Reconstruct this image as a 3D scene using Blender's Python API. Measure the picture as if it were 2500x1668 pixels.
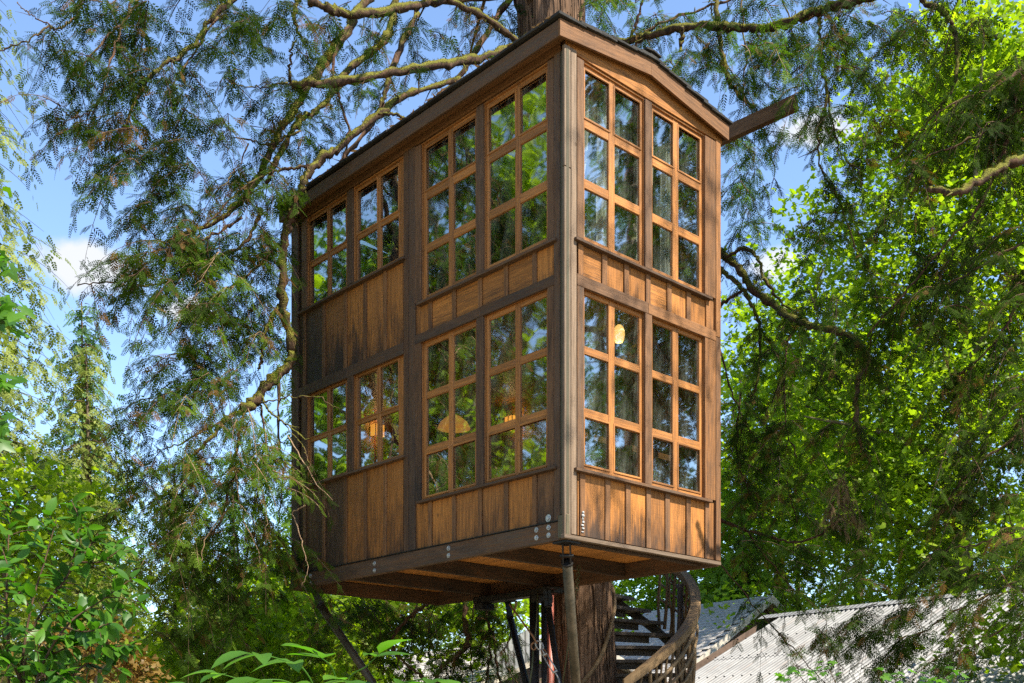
import bpy, math, random
import numpy as np
from math import sin, cos, pi, radians

for o in list(bpy.data.objects):
    bpy.data.objects.remove(o, do_unlink=True)

# ------------------------------------------------------------------ camera, world, sun, exposure
SC = bpy.context.scene
COL = SC.collection
FPX, CU, HORIZON, CAMZ = 2646.6, 1250.0, 1795.9, 1.6

cam_data = bpy.data.cameras.new("camera")
cam_data.sensor_width = 36.0
cam_data.lens = FPX / 2500.0 * 36.0
cam_data.shift_y = (HORIZON - 834.0) / 2500.0
cam_data.clip_start = 0.05
cam_data.clip_end = 2000.0
cam = bpy.data.objects.new("camera", cam_data)
cam.location = (0, 0, CAMZ)
cam.rotation_euler = (pi / 2, 0, 0)
COL.objects.link(cam)
SC.camera = cam

SUN_AZ = math.atan2(0.78, -0.58)          # measured from +Y towards +X
SUN_EL = radians(50)
sun_dir = np.array([sin(SUN_AZ) * cos(SUN_EL), cos(SUN_AZ) * cos(SUN_EL), sin(SUN_EL)])

world = bpy.data.worlds.new("World")
SC.world = world
world.use_nodes = True
wn, wl = world.node_tree.nodes, world.node_tree.links
wn.clear()


def wnode(kind, **kw):
    n = wn.new(kind)
    for k, v in kw.items():
        setattr(n, k, v)
    return n


w_out = wnode("ShaderNodeOutputWorld")
w_bg = wnode("ShaderNodeBackground")
w_bg.inputs[1].default_value = 0.128
sky = wnode("ShaderNodeTexSky")
sky.sky_type = 'NISHITA'
sky.sun_disc = False
sky.sun_elevation = SUN_EL
sky.sun_rotation = SUN_AZ
sky.altitude = 300
sky.air_density = 1.0
sky.dust_density = 0.25
sky.ozone_density = 3.0
# fair-weather clouds: noise on a cloud layer high overhead
w_tc = wnode("ShaderNodeTexCoord")
w_sep = wnode("ShaderNodeSeparateXYZ")
wl.new(w_tc.outputs["Generated"], w_sep.inputs[0])
w_zc = wnode("ShaderNodeMath", operation='MAXIMUM')
w_zc.inputs[1].default_value = 0.06
wl.new(w_sep.outputs[2], w_zc.inputs[0])
w_div = wnode("ShaderNodeVectorMath", operation='DIVIDE')
w_cmb = wnode("ShaderNodeCombineXYZ")
for i in range(3):
    wl.new(w_zc.outputs[0], w_cmb.inputs[i])
wl.new(w_tc.outputs["Generated"], w_div.inputs[0])
wl.new(w_cmb.outputs[0], w_div.inputs[1])
w_map = wnode("ShaderNodeMapping")
w_map.inputs["Location"].default_value = (1.30, 0.35, 0.0)
wl.new(w_div.outputs[0], w_map.inputs[0])
w_noi = wnode("ShaderNodeTexNoise")
w_noi.inputs["Scale"].default_value = 1.15
w_noi.inputs["Detail"].default_value = 8.0
w_noi.inputs["Roughness"].default_value = 0.55
w_noi.inputs["Distortion"].default_value = 0.15
wl.new(w_map.outputs[0], w_noi.inputs["Vector"])
w_rmp = wnode("ShaderNodeMapRange", interpolation_type='SMOOTHSTEP')
w_rmp.inputs["From Min"].default_value = 0.70
w_rmp.inputs["From Max"].default_value = 0.86
wl.new(w_noi.outputs["Fac"], w_rmp.inputs["Value"])
cloud_fac = w_rmp.outputs[0]


def cloud_at(u, v, ru, prev, noise_amt=1.0):
    """one cumulus bank of its own in the given direction"""
    d = np.array([(u - CU) / FPX, 1.0, (HORIZON - v) / FPX])
    d /= np.linalg.norm(d)
    sub = wnode("ShaderNodeVectorMath", operation='SUBTRACT')
    wl.new(w_tc.outputs["Generated"], sub.inputs[0])
    sub.inputs[1].default_value = tuple(d)
    scl = wnode("ShaderNodeVectorMath", operation='MULTIPLY')
    wl.new(sub.outputs[0], scl.inputs[0])
    scl.inputs[1].default_value = (1.0, 1.0, 2.1)
    ln = wnode("ShaderNodeVectorMath", operation='LENGTH')
    wl.new(scl.outputs[0], ln.inputs[0])
    mr = wnode("ShaderNodeMapRange", interpolation_type='LINEAR')
    mr.inputs["From Min"].default_value = 0.0
    mr.inputs["From Max"].default_value = ru / FPX * 1.6
    mr.inputs["To Min"].default_value = 1.0
    mr.inputs["To Max"].default_value = 0.0
    wl.new(ln.outputs["Value"], mr.inputs["Value"])
    n2 = wnode("ShaderNodeTexNoise")
    n2.inputs["Scale"].default_value = 14.0
    n2.inputs["Detail"].default_value = 7.0
    n2.inputs["Roughness"].default_value = 0.6
    wl.new(w_tc.outputs["Generated"], n2.inputs["Vector"])
    ad = wnode("ShaderNodeMath", operation='MULTIPLY_ADD')
    wl.new(n2.outputs["Fac"], ad.inputs[0])
    ad.inputs[1].default_value = 1.3
    ad.inputs[2].default_value = -0.85
    sm = wnode("ShaderNodeMath", operation='ADD')
    wl.new(mr.outputs[0], sm.inputs[0])
    wl.new(ad.outputs[0], sm.inputs[1])
    st = wnode("ShaderNodeMapRange", interpolation_type='SMOOTHSTEP')
    st.inputs["From Min"].default_value = 0.12
    st.inputs["From Max"].default_value = 0.5
    wl.new(sm.outputs[0], st.inputs["Value"])
    mx = wnode("ShaderNodeMath", operation='MAXIMUM')
    wl.new(st.outputs[0], mx.inputs[0])
    wl.new(prev, mx.inputs[1])
    return mx.outputs[0]


cloud_fac = cloud_at(215, 650, 120, cloud_fac)
cloud_fac = cloud_at(1985, 310, 95, cloud_fac)
cloud_fac = cloud_at(1890, 650, 80, cloud_fac)
cloud_fac = cloud_at(470, 760, 60, cloud_fac)
w_mix = wnode("ShaderNodeMix", data_type='RGBA')
wl.new(cloud_fac, w_mix.inputs["Factor"])
wl.new(sky.outputs[0], w_mix.inputs[6])
w_mix.inputs[7].default_value = (2.75, 2.85, 3.0, 1)
wl.new(w_mix.outputs[2], w_bg.inputs[0])
wl.new(w_bg.outputs[0], w_out.inputs[0])

sun_data = bpy.data.lights.new("sun", 'SUN')
sun_data.energy = 5.0
sun_data.angle = radians(0.5)
sun_data.color = (1.0, 0.93, 0.80)
sun = bpy.data.objects.new("sun", sun_data)
sun.rotation_euler = (pi / 2 - SUN_EL, 0, -(SUN_AZ - pi))
sun.location = tuple(sun_dir * 60)
COL.objects.link(sun)

SC.view_settings.view_transform = 'Standard'
SC.view_settings.look = 'None'
SC.view_settings.gamma = 1.0
SC.view_settings.use_curve_mapping = False
SC.view_settings.exposure = 1.42
SC.render.engine = 'CYCLES'
SC.cycles.use_denoising = False
SC.cycles.max_bounces = 12
SC.cycles.diffuse_bounces = 8
SC.cycles.transmission_bounces = 8
SC.cycles.transparent_max_bounces = 12
SC.cycles.sample_clamp_indirect = 6.0
SC.cycles.caustics_reflective = False
SC.cycles.caustics_refractive = False

# ------------------------------------------------------------------ helpers
rng = random.Random(11)
nrng = np.random.default_rng(11)


def P(u, v, Y):
    """a point of the world at depth Y along the line of sight of photo pixel (u, v)"""
    return np.array([(u - CU) / FPX * Y, Y, CAMZ + (HORIZON - v) / FPX * Y])


def Q(x, y, Y):
    k = 2500.0 / 2350.0
    return P(x * k, y * k, Y)


def nz(v):
    v = np.asarray(v, float)
    return v / (np.linalg.norm(v) + 1e-12)


def thing(name, label, cat, loc=(0, 0, 0), rz=0.0, group=None):
    o = bpy.data.objects.new(name, None)
    o.empty_display_size = 0.2
    o.location = tuple(loc)
    o.rotation_euler = (0, 0, rz)
    COL.objects.link(o)
    tag(o, label, cat, group)
    return o


def tag(o, label=None, cat=None, group=None, kind=None):
    if label: o['label'] = label
    if cat: o['category'] = cat
    if group: o['group'] = group
    if kind: o['kind'] = kind
    return o


def link(name, me, parent=None, loc=(0, 0, 0), color=None, mat=None):
    if mat is not None and not me.materials:
        me.materials.append(mat)
    o = bpy.data.objects.new(name, me)
    o.location = tuple(loc)
    if parent is not None: o.parent = parent
    if color is not None: o.color = color
    COL.objects.link(o)
    return o


def mesh_np(name, verts, faces, smooth=False, uv=None, rnd=None):
    """faces: (n,k) array or list of such arrays"""
    verts = np.asarray(verts, np.float32).reshape(-1, 3)
    fl = [np.asarray(f, np.int32) for f in (faces if isinstance(faces, list) else [faces]) if len(f)]
    me = bpy.data.meshes.new(name)
    nl = sum(f.size for f in fl)
    npoly = sum(len(f) for f in fl)
    me.vertices.add(len(verts))
    me.vertices.foreach_set("co", verts.ravel())
    me.loops.add(nl)
    me.loops.foreach_set("vertex_index", np.concatenate([f.ravel() for f in fl]))
    me.polygons.add(npoly)
    starts, off = [], 0
    for f in fl:
        k = f.shape[1]
        starts.append(off + np.arange(len(f)) * k)
        off += f.size
    me.polygons.foreach_set("loop_start", np.concatenate(starts).astype(np.int32))
    if smooth:
        me.polygons.foreach_set("use_smooth", np.ones(npoly, bool))
    if uv is not None:
        l = me.uv_layers.new(name="uv")
        l.data.foreach_set("uv", np.asarray(uv, np.float32).ravel())
    if rnd is not None:
        a = me.attributes.new("rnd", 'FLOAT', 'POINT')
        a.data.foreach_set("value", np.asarray(rnd, np.float32))
    me.update(calc_edges=True)
    return me


class MB:
    """collects boxes and swept tubes into one mesh with grain-aligned uv"""

    def __init__(self):
        self.v, self.f, self.uv, self.sm, self.n = [], [], [], [], 0

    def poly(self, pts, faces, uvs=None, smooth=False):
        pts = np.asarray(pts, float)
        for f in faces:
            self.f.append([i + self.n for i in f])
            self.sm.append(smooth)
        if uvs is None:
            ext = np.ptp(pts, axis=0)
            L = int(np.argmax(ext))
            off = (rng.random() * 9, rng.random() * 9)
            for f in faces:
                q = pts[list(f)]
                nrm = np.abs(np.cross(q[1] - q[0], q[2] - q[0]))
                a = int(np.argmax(nrm))
                ax = [i for i in range(3) if i != a]
                if L in ax:
                    vi = L
                    ui = [i for i in ax if i != L][0]
                else:
                    ui, vi = ax
                for p in q:
                    self.uv.append((p[ui] + off[0], p[vi] + off[1]))
        else:
            self.uv += uvs
        self.v += [tuple(p) for p in pts]
        self.n += len(pts)
        return self

    def box(self, x0, x1, y0, y1, z0, z1, b=0.0):
        if b <= 0:
            p = [(x, y, z) for z in (z0, z1) for y in (y0, y1) for x in (x0, x1)]
            f = [(0, 2, 3, 1), (4, 5, 7, 6), (0, 1, 5, 4), (2, 6, 7, 3), (0, 4, 6, 2), (1, 3, 7, 5)]
            return self.poly(p, f)
        b = min(b, (x1 - x0) * .45, (y1 - y0) * .45, (z1 - z0) * .45)
        # chamfered box: 24 vertices
        X, Y, Z = (x0, x1), (y0, y1), (z0, z1)
        idx, p = {}, []
        for i in (0, 1):
            for j in (0, 1):
                for k in (0, 1):
                    sx, sy, sz = (1 if i == 0 else -1), (1 if j == 0 else -1), (1 if k == 0 else -1)
                    c = np.array([X[i], Y[j], Z[k]])
                    idx[i, j, k, 0] = len(p); p.append(c + (0, sy * b, sz * b))
                    idx[i, j, k, 1] = len(p); p.append(c + (sx * b, 0, sz * b))
                    idx[i, j, k, 2] = len(p); p.append(c + (sx * b, sy * b, 0))
        f = []
        def q(*a): f.append(tuple(idx[t] for t in a))
        q((0, 0, 0, 0), (0, 0, 1, 0), (0, 1, 1, 0), (0, 1, 0, 0))
        q((1, 0, 0, 0), (1, 1, 0, 0), (1, 1, 1, 0), (1, 0, 1, 0))
        q((0, 0, 0, 1), (1, 0, 0, 1), (1, 0, 1, 1), (0, 0, 1, 1))
        q((0, 1, 0, 1), (0, 1, 1, 1), (1, 1, 1, 1), (1, 1, 0, 1))
        q((0, 0, 0, 2), (0, 1, 0, 2), (1, 1, 0, 2), (1, 0, 0, 2))
        q((0, 0, 1, 2), (1, 0, 1, 2), (1, 1, 1, 2), (0, 1, 1, 2))
        for i in (0, 1):
            for j in (0, 1):
                a = [(i, j, 0, 0), (i, j, 0, 1), (i, j, 1, 1), (i, j, 1, 0)]
                f.append(tuple(idx[t] for t in (a if (i == j) else a[::-1])))
        for i in (0, 1):
            for k in (0, 1):
                a = [(i, 0, k, 0), (i, 1, k, 0), (i, 1, k, 2), (i, 0, k, 2)]
                f.append(tuple(idx[t] for t in (a if (i == k) else a[::-1])))
        for j in (0, 1):
            for k in (0, 1):
                a = [(0, j, k, 1), (0, j, k, 2), (1, j, k, 2), (1, j, k, 1)]
                f.append(tuple(idx[t] for t in (a if (j == k) else a[::-1])))
        for i in (0, 1):
            for j in (0, 1):
                for k in (0, 1):
                    a = [(i, j, k, 0), (i, j, k, 1), (i, j, k, 2)]
                    f.append(tuple(idx[t] for t in (a if ((i + j + k) % 2 == 0) else a[::-1])))
        return self.poly(p, f)

    def bar(self, a, b, w, h, roll_up=(0, 0, 1)):
        """square bar from a to b"""
        a, b = np.asarray(a, float), np.asarray(b, float)
        d = nz(b - a)
        s = nz(np.cross(d, roll_up)) if abs(np.dot(d, roll_up)) < .98 else nz(np.cross(d, (1, 0, 0)))
        t = np.cross(s, d)
        L = np.linalg.norm(b - a)
        p, uv = [], []
        for e in (a, b):
            for (i, j) in ((-1, -1), (1, -1), (1, 1), (-1, 1)):
                p.append(e + s * w / 2 * i + t * h / 2 * j)
        f = [(3, 2, 1, 0), (4, 5, 6, 7)] + [(i, (i + 1) % 4, 4 + (i + 1) % 4, 4 + i) for i in range(4)]
        off = (rng.random() * 9, rng.random() * 9)
        uv = [(off[0] + x * w, off[1] + y * h) for x, y in ((0, 0), (1, 0), (1, 1), (0, 1))] * 2
        for i in range(4):
            uv += [(off[0] + w * i, off[1]), (off[0] + w * (i + 1), off[1]), (off[0] + w * (i + 1), off[1] + L), (off[0] + w * i, off[1] + L)]
        return self.poly(p, f, uv)

    def tube(self, pts, rad, sides=8, cap=True):
        v, f, uv, caps = tube_arrays(pts, rad, sides)
        base = self.n
        self.v += [tuple(p) for p in v]
        for q in f:
            self.f.append([int(i) + base for i in q]); self.sm.append(True)
        self.uv += [tuple(t) for t in uv.reshape(-1, 2)]
        self.n += len(v)
        if cap:
            for c in caps:
                self.f.append([int(i) + base for i in c]); self.sm.append(False)
                self.uv += [(0.1 * math.cos(i), 0.1 * math.sin(i)) for i in range(len(c))]
        return self

    def build(self, name, mat, parent=None, color=None, loc=(0, 0, 0), center=False):
        me = bpy.data.meshes.new(name)
        vs = np.array(self.v)
        if center:
            c = (vs.min(0) + vs.max(0)) / 2
            vs = vs - c
            loc = tuple(np.asarray(loc) + c)
        me.from_pydata([tuple(p) for p in vs], [], self.f)
        l = me.uv_layers.new(name="uv")
        l.data.foreach_set("uv", np.asarray(self.uv, np.float32).ravel())
        me.polygons.foreach_set("use_smooth", np.array(self.sm, bool))
        me.update()
        return link(name, me, parent, loc, color, mat)


def catmull(pts, n=6):
    pts = np.asarray(pts, float)
    if len(pts) < 3:
        return np.linspace(pts[0], pts[-1], n + 1)
    ext = np.vstack([2 * pts[0] - pts[1], pts, 2 * pts[-1] - pts[-2]])
    out = []
    for i in range(1, len(ext) - 2):
        p0, p1, p2, p3 = ext[i - 1:i + 3]
        t = np.linspace(0, 1, n, endpoint=False)[:, None]
        out.append(.5 * (2 * p1 + (p2 - p0) * t + (2 * p0 - 5 * p1 + 4 * p2 - p3) * t**2 + (3 * p1 - p0 - 3 * p2 + p3) * t**3))
    out.append(pts[-1:])
    return np.vstack(out)


def tube_arrays(pts, rad, sides=8, lump=0.0):
    pts = np.asarray(pts, float)
    n = len(pts)
    rad = np.broadcast_to(np.asarray(rad, float), (n,)) if np.ndim(rad) else np.full(n, float(rad))
    T = np.gradient(pts, axis=0)
    T /= np.linalg.norm(T, axis=1)[:, None] + 1e-12
    ref = np.array([0, 0, 1.0]) if abs(T[0][2]) < .9 else np.array([1.0, 0, 0])
    S = np.zeros_like(pts)
    s = nz(np.cross(T[0], ref))
    for i in range(n):
        s = s - T[i] * np.dot(s, T[i])
        s = nz(s)
        S[i] = s
    B = np.cross(T, S)
    a = np.arange(sides) / sides * 2 * pi
    r = rad[:, None] * np.ones(sides)
    if lump:
        r = r * (1 + lump * nrng.standard_normal((n, sides)))
    v = pts[:, None] + (S[:, None] * np.cos(a)[None, :, None] + B[:, None] * np.sin(a)[None, :, None]) * r[:, :, None]
    v = v.reshape(-1, 3)
    i = np.arange(n - 1)[:, None] * sides
    j = np.arange(sides)[None]
    jn = (j + 1) % sides
    f = np.stack([i + j, i + jn, i + sides + jn, i + sides + j], -1).reshape(-1, 4)
    L = np.concatenate([[0], np.cumsum(np.linalg.norm(np.diff(pts, axis=0), axis=1))])
    circ = 2 * pi * max(rad.max(), 1e-4)
    u0 = np.broadcast_to(j / sides * circ, (n - 1, sides)); u1 = np.broadcast_to((j + 1) / sides * circ, (n - 1, sides))
    l0 = np.broadcast_to(L[:-1, None], (n - 1, sides)); l1 = np.broadcast_to(L[1:, None], (n - 1, sides))
    uv = np.stack([np.stack([u0, l0], -1), np.stack([u1, l0], -1), np.stack([u1, l1], -1), np.stack([u0, l1], -1)], 2).reshape(-1, 4, 2)
    caps = [list(range(sides))[::-1], [(n - 1) * sides + k for k in range(sides)]]
    return v, f, uv, caps


class Soup:
    """many tubes / stamped copies gathered in arrays, built once"""

    def __init__(self):
        self.v, self.f, self.r, self.n = [], [], [], 0

    def add(self, v, f, r=None):
        self.v.append(np.asarray(v, np.float32)); self.f.append(np.asarray(f, np.int32) + self.n)
        self.r.append(np.full(len(v), rng.random() if r is None else r, np.float32) if np.ndim(r) == 0 else np.asarray(r, np.float32))
        self.n += len(v)

    def tube(self, pts, rad, sides=5, lump=0.0):
        v, f, _, _ = tube_arrays(pts, rad, sides, lump)
        self.add(v, f)

    def stamp(self, base_v, base_f, M, T, r):
        """M (N,3,3) column vectors, T (N,3), r (N,)"""
        N = len(T)
        if N == 0: return
        v = np.einsum('nij,kj->nki', M, base_v) + T[:, None]
        k = len(base_v)
        f = base_f[None] + (np.arange(N) * k)[:, None, None]
        self.v.append(v.reshape(-1, 3).astype(np.float32))
        self.f.append((f.reshape(-1, base_f.shape[1]) + self.n).astype(np.int32))
        self.r.append(np.repeat(np.asarray(r, np.float32), k))
        self.n += N * k

    def build(self, name, mat, parent=None, smooth=False, kind=None, loc=(0, 0, 0)):
        groups = {}
        for f in self.f:
            groups.setdefault(f.shape[1], []).append(f)
        me = mesh_np(name, np.vstack(self.v), [np.vstack(g) for g in groups.values()], smooth, None, np.concatenate(self.r))
        o = link(name, me, parent, loc, None, mat)
        if kind: o['kind'] = kind
        return o


# ------------------------------------------------------------------ materials
def new_mat(name):
    m = bpy.data.materials.new(name)
    m.use_nodes = True
    nt = m.node_tree
    nt.nodes.clear()
    out = nt.nodes.new("ShaderNodeOutputMaterial")
    return m, nt, out


class N:
    def __init__(s, nt): s.nt = nt
    def __call__(s, kind, ins=None, **kw):
        n = s.nt.nodes.new(kind)
        for k, v in kw.items(): setattr(n, k, v)
        for k, v in (ins or {}).items():
            if hasattr(v, "is_output") or isinstance(v, bpy.types.NodeSocket): s.nt.links.new(v, n.inputs[k])
            else: n.inputs[k].default_value = v
        return n
    def math(s, op, a, b=0.0, c=0.0, clamp=False):
        n = s.nt.nodes.new("ShaderNodeMath"); n.operation = op; n.use_clamp = clamp
        for i, v in enumerate((a, b, c)):
            if isinstance(v, bpy.types.NodeSocket): s.nt.links.new(v, n.inputs[i])
            else: n.inputs[i].default_value = v
        return n.outputs[0]
    def mix(s, fac, a, b, blend='MIX'):
        n = s.nt.nodes.new("ShaderNodeMix"); n.data_type = 'RGBA'; n.blend_type = blend
        for i, v in ((0, fac), (6, a), (7, b)):
            if isinstance(v, bpy.types.NodeSocket): s.nt.links.new(v, n.inputs[i])
            else: n.inputs[i].default_value = v if i == 0 else (*v, 1)
        return n.outputs[2]
    def ramp(s, v, a, b, lo=0.0, hi=1.0, smooth=True):
        n = s.nt.nodes.new("ShaderNodeMapRange"); n.interpolation_type = 'SMOOTHSTEP' if smooth else 'LINEAR'
        s.nt.links.new(v, n.inputs["Value"])
        for k, x in zip(("From Min", "From Max", "To Min", "To Max"), (a, b, lo, hi)): n.inputs[k].default_value = x
        return n.outputs[0]


def noise(n, vec, scale, detail=4, rough=.6, dist=0.0):
    return n("ShaderNodeTexNoise", {"Vector": vec, "Scale": scale, "Detail": detail, "Roughness": rough, "Distortion": dist}).outputs["Fac"]


def wood_material(name, fresh, aged, dark, rough=.72, scale=1.0):
    """weathered cedar; object colour: R stain amount, G greyed/aged amount, B dark wash rising from the lower end"""
    m, nt, out = new_mat(name); n = N(nt)
    uv = n("ShaderNodeTexCoord")
    oi = n("ShaderNodeObjectInfo")
    col = n("ShaderNodeSeparateColor", {"Color": oi.outputs["Color"]})
    R, G, B = col.outputs[0], col.outputs[1], col.outputs[2]
    shift = n("ShaderNodeCombineXYZ", {"X": n.math('MULTIPLY', oi.outputs["Random"], 37.0), "Y": n.math('MULTIPLY', oi.outputs["Random"], 91.0)})
    vec = n("ShaderNodeVectorMath", {0: uv.outputs["UV"], 1: shift.outputs[0]}, operation='ADD').outputs[0]
    g1 = n("ShaderNodeMapping", {"Vector": vec, "Scale": (42 * scale, 1.6 * scale, 1)}).outputs[0]
    g2 = n("ShaderNodeMapping", {"Vector": vec, "Scale": (150 * scale, 7 * scale, 1)}).outputs[0]
    g3 = n("ShaderNodeMapping", {"Vector": vec, "Scale": (5.5 * scale, 1.3 * scale, 1)}).outputs[0]
    saw = n("ShaderNodeMapping", {"Vector": vec, "Scale": (3, 75 * scale, 1)}).outputs[0]
    grain = noise(n, g1, 1.0, 5, .65, .6)
    fine = noise(n, g2, 1.0, 3, .6)
    blot = noise(n, g3, 1.0, 5, .62, .8)
    sawn = noise(n, saw, 1.0, 2, .5)
    age = n.math('ADD', n.math('MULTIPLY', G, 1.28), n.ramp(grain, .3, .7, -.16, .16))
    c = n.mix(n.math('MULTIPLY', age, 1.0, clamp=True), fresh, aged)
    c = n.mix(n.ramp(grain, .36, .66, 0, .55), c, tuple(x * .42 for x in fresh))
    hv = n("ShaderNodeHueSaturation", {"Color": c, "Value": n.math('ADD', n.math('MULTIPLY', oi.outputs["Random"], .46), .76)})
    c = hv.outputs[0]
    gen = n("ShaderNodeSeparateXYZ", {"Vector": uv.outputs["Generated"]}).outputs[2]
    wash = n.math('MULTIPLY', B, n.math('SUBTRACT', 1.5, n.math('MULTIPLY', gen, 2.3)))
    s = n.math('ADD', n.math('ADD', n.math('ADD', R, .05), wash), n.math('MULTIPLY', n.math('SUBTRACT', blot, .5), 1.35))
    s = n.math('ADD', s, n.math('MULTIPLY', n.math('SUBTRACT', fine, .5), .6))
    s = n.math('ADD', s, n.math('MULTIPLY', n.math('SUBTRACT', grain, .5), .7))
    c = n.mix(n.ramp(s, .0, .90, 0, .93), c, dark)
    vor = n("ShaderNodeTexVoronoi", {"Vector": n("ShaderNodeMapping", {"Vector": vec, "Scale": (3.2, 2.4, 1)}).outputs[0], "Scale": 1.0})
    knot = n.ramp(vor.outputs["Distance"], .035, .075, 1, 0)
    c = n.mix(n.math('MULTIPLY', knot, .75), c, tuple(x * .25 for x in fresh))
    c = n.mix(n.ramp(fine, .48, .72, 0, .45), c, tuple(x * .5 for x in aged))
    c = n.mix(n.ramp(sawn, .52, .75, 0, .22), c, tuple(x * .6 for x in aged))
    h = n.math('ADD', n.math('MULTIPLY', grain, .7), n.math('ADD', n.math('MULTIPLY', fine, .35), n.math('MULTIPLY', sawn, .25)))
    bump = n("ShaderNodeBump", {"Height": h, "Strength": .6, "Distance": .012})
    p = n("ShaderNodeBsdfPrincipled", {"Base Color": c, "Roughness": n.math('ADD', n.math('MULTIPLY', grain, .25), rough - .12), "Normal": bump.outputs[0]})
    p.inputs["Specular IOR Level"].default_value = .3
    nt.links.new(p.outputs[0], out.inputs[0])
    return m


def simple_material(name, c, rough=.6, metal=0.0, var=.25, scale=8.0, c2=None, spec=.4, bump=.2):
    m, nt, out = new_mat(name); n = N(nt)
    tc = n("ShaderNodeTexCoord")
    a = noise(n, tc.outputs["Object"], scale, 6, .65)
    b = noise(n, tc.outputs["Object"], scale * 6, 4, .6)
    f = n.ramp(n.math('ADD', n.math('MULTIPLY', a, .7), n.math('MULTIPLY', b, .3)), .35, .68)
    cc = n.mix(f, tuple(x * (1 - var) for x in c), c2 or tuple(min(1, x * (1 + var)) for x in c))
    bp = n("ShaderNodeBump", {"Height": b, "Strength": bump, "Distance": .006})
    p = n("ShaderNodeBsdfPrincipled", {"Base Color": cc, "Roughness": n.math('ADD', n.math('MULTIPLY', a, .25), rough - .12), "Metallic": metal, "Normal": bp.outputs[0]})
    p.inputs["Specular IOR Level"].default_value = spec
    nt.links.new(p.outputs[0], out.inputs[0])
    return m


def leaf_material(name, c_dark, c_light, trans=.45, rough=.5, tint=(1, 1, 1), objrand=False, spec=.25, brown=False):
    m, nt, out = new_mat(name); n = N(nt)
    if objrand:
        r = n("ShaderNodeObjectInfo").outputs["Random"]
    else:
        r = n("ShaderNodeAttribute", attribute_name="rnd").outputs["Fac"]
    tc = n("ShaderNodeTexCoord")
    big = noise(n, tc.outputs["Object"], .9, 3, .6)
    f = n.math('ADD', n.math('MULTIPLY', r, .75), n.math('MULTIPLY', n.math('SUBTRACT', big, .38), .9), clamp=True)
    c = n.mix(f, c_dark, c_light)
    if brown: c = n.mix(n.ramp(r, .986, .993), c, (.13, .070, .025))
    tcol = n.mix(1.0, c, tint, 'MULTIPLY')
    d = n("ShaderNodeBsdfPrincipled", {"Base Color": c, "Roughness": rough})
    d.inputs["Specular IOR Level"].default_value = spec
    t = n("ShaderNodeBsdfTranslucent", {"Color": tcol})
    mx = n("ShaderNodeMixShader", {0: trans, 1: d.outputs[0], 2: t.outputs[0]})
    nt.links.new(mx.outputs[0], out.inputs[0])
    return m


def bark_material(name, c1, c2, sx=9, sz=.8, moss=0.0, bump=.8):
    m, nt, out = new_mat(name); n = N(nt)
    tc = n("ShaderNodeTexCoord")
    v = n("ShaderNodeMapping", {"Vector": tc.outputs["Object"], "Scale": (sx, sx, sz)}).outputs[0]
    a = noise(n, v, 1.0, 7, .68, .5)
    v2 = n("ShaderNodeMapping", {"Vector": tc.outputs["Object"], "Scale": (sx * 3.3, sx * 3.3, sz * 2)}).outputs[0]
    b = noise(n, v2, 1.0, 5, .6)
    h = n.math('ADD', n.math('MULTIPLY', a, .7), n.math('MULTIPLY', b, .3))
    c = n.mix(n.ramp(h, .38, .62), c1, c2)
    if moss:
        geo = n("ShaderNodeNewGeometry")
        nzz = n("ShaderNodeSeparateXYZ", {"Vector": geo.outputs["Normal"]}).outputs[2]
        mn = noise(n, tc.outputs["Object"], 3.2, 6, .65)
        mn2 = noise(n, tc.outputs["Object"], 45, 3, .6)
        mf = n.ramp(n.math('ADD', n.math('ADD', n.math('MULTIPLY', nzz, .55), n.math('MULTIPLY', mn, 1.5)), n.math('MULTIPLY', mn2, .4)), 1.25 - moss, 1.65 - moss)
        mc = n.mix(mn2, (.050, .056, .010), (.190, .175, .026))
        c = n.mix(mf, c, mc)
        h = n.math('ADD', h, n.math('MULTIPLY', mf, n.math('MULTIPLY', mn2, 1.2)))
    bp = n("ShaderNodeBump", {"Height": h, "Strength": bump, "Distance": .03})
    p = n("ShaderNodeBsdfPrincipled", {"Base Color": c, "Roughness": .9, "Normal": bp.outputs[0]})
    p.inputs["Specular IOR Level"].default_value = .15
    nt.links.new(p.outputs[0], out.inputs[0])
    return m


M = {}
M['wood'] = wood_material("weathered_cedar", (.40, .155, .030), (.078, .052, .033), (.019, .015, .012))
M['grey_wood'] = wood_material("silvered_cedar", (.24, .135, .062), (.165, .118, .078), (.040, .033, .025))
M['green_wood'] = wood_material("algae_cedar", (.15, .10, .045), (.085, .078, .046), (.030, .026, .018))
M['sash'] = wood_material("sash_cedar", (.44, .170, .036), (.19, .100, .040), (.04, .027, .018), rough=.55)
M['deck'] = wood_material("floor_cedar", (.62, .265, .060), (.12, .065, .034), (.05, .03, .016))
M['inner'] = wood_material("inside_cedar", (.30, .12, .035), (.12, .07, .04), (.05, .03, .016), rough=.5)
M['shingle'] = wood_material("dark_shingle", (.040, .036, .030), (.028, .027, .025), (.012, .012, .010), rough=.9)
M['steel'] = simple_material("mossy_steel", (.055, .047, .026), .5, .5, .4, 5.0, (.10, .075, .045))
M['black_steel'] = simple_material("black_steel", (.016, .014, .012), .5, .4, .4, 9.0)
M['red_pipe'] = simple_material("red_paint", (.26, .075, .05), .45, 0, .3, 6.0)
M['zinc'] = simple_material("galvanised_bolt", (.42, .42, .40), .45, .6, .35, 40.0)
M['cable'] = simple_material("mossy_cable", (.07, .075, .035), .6, .3, .4, 30.0)
M['rustcable'] = simple_material("rusty_cable", (.24, .12, .06), .7, .2, .35, 30.0)


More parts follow.
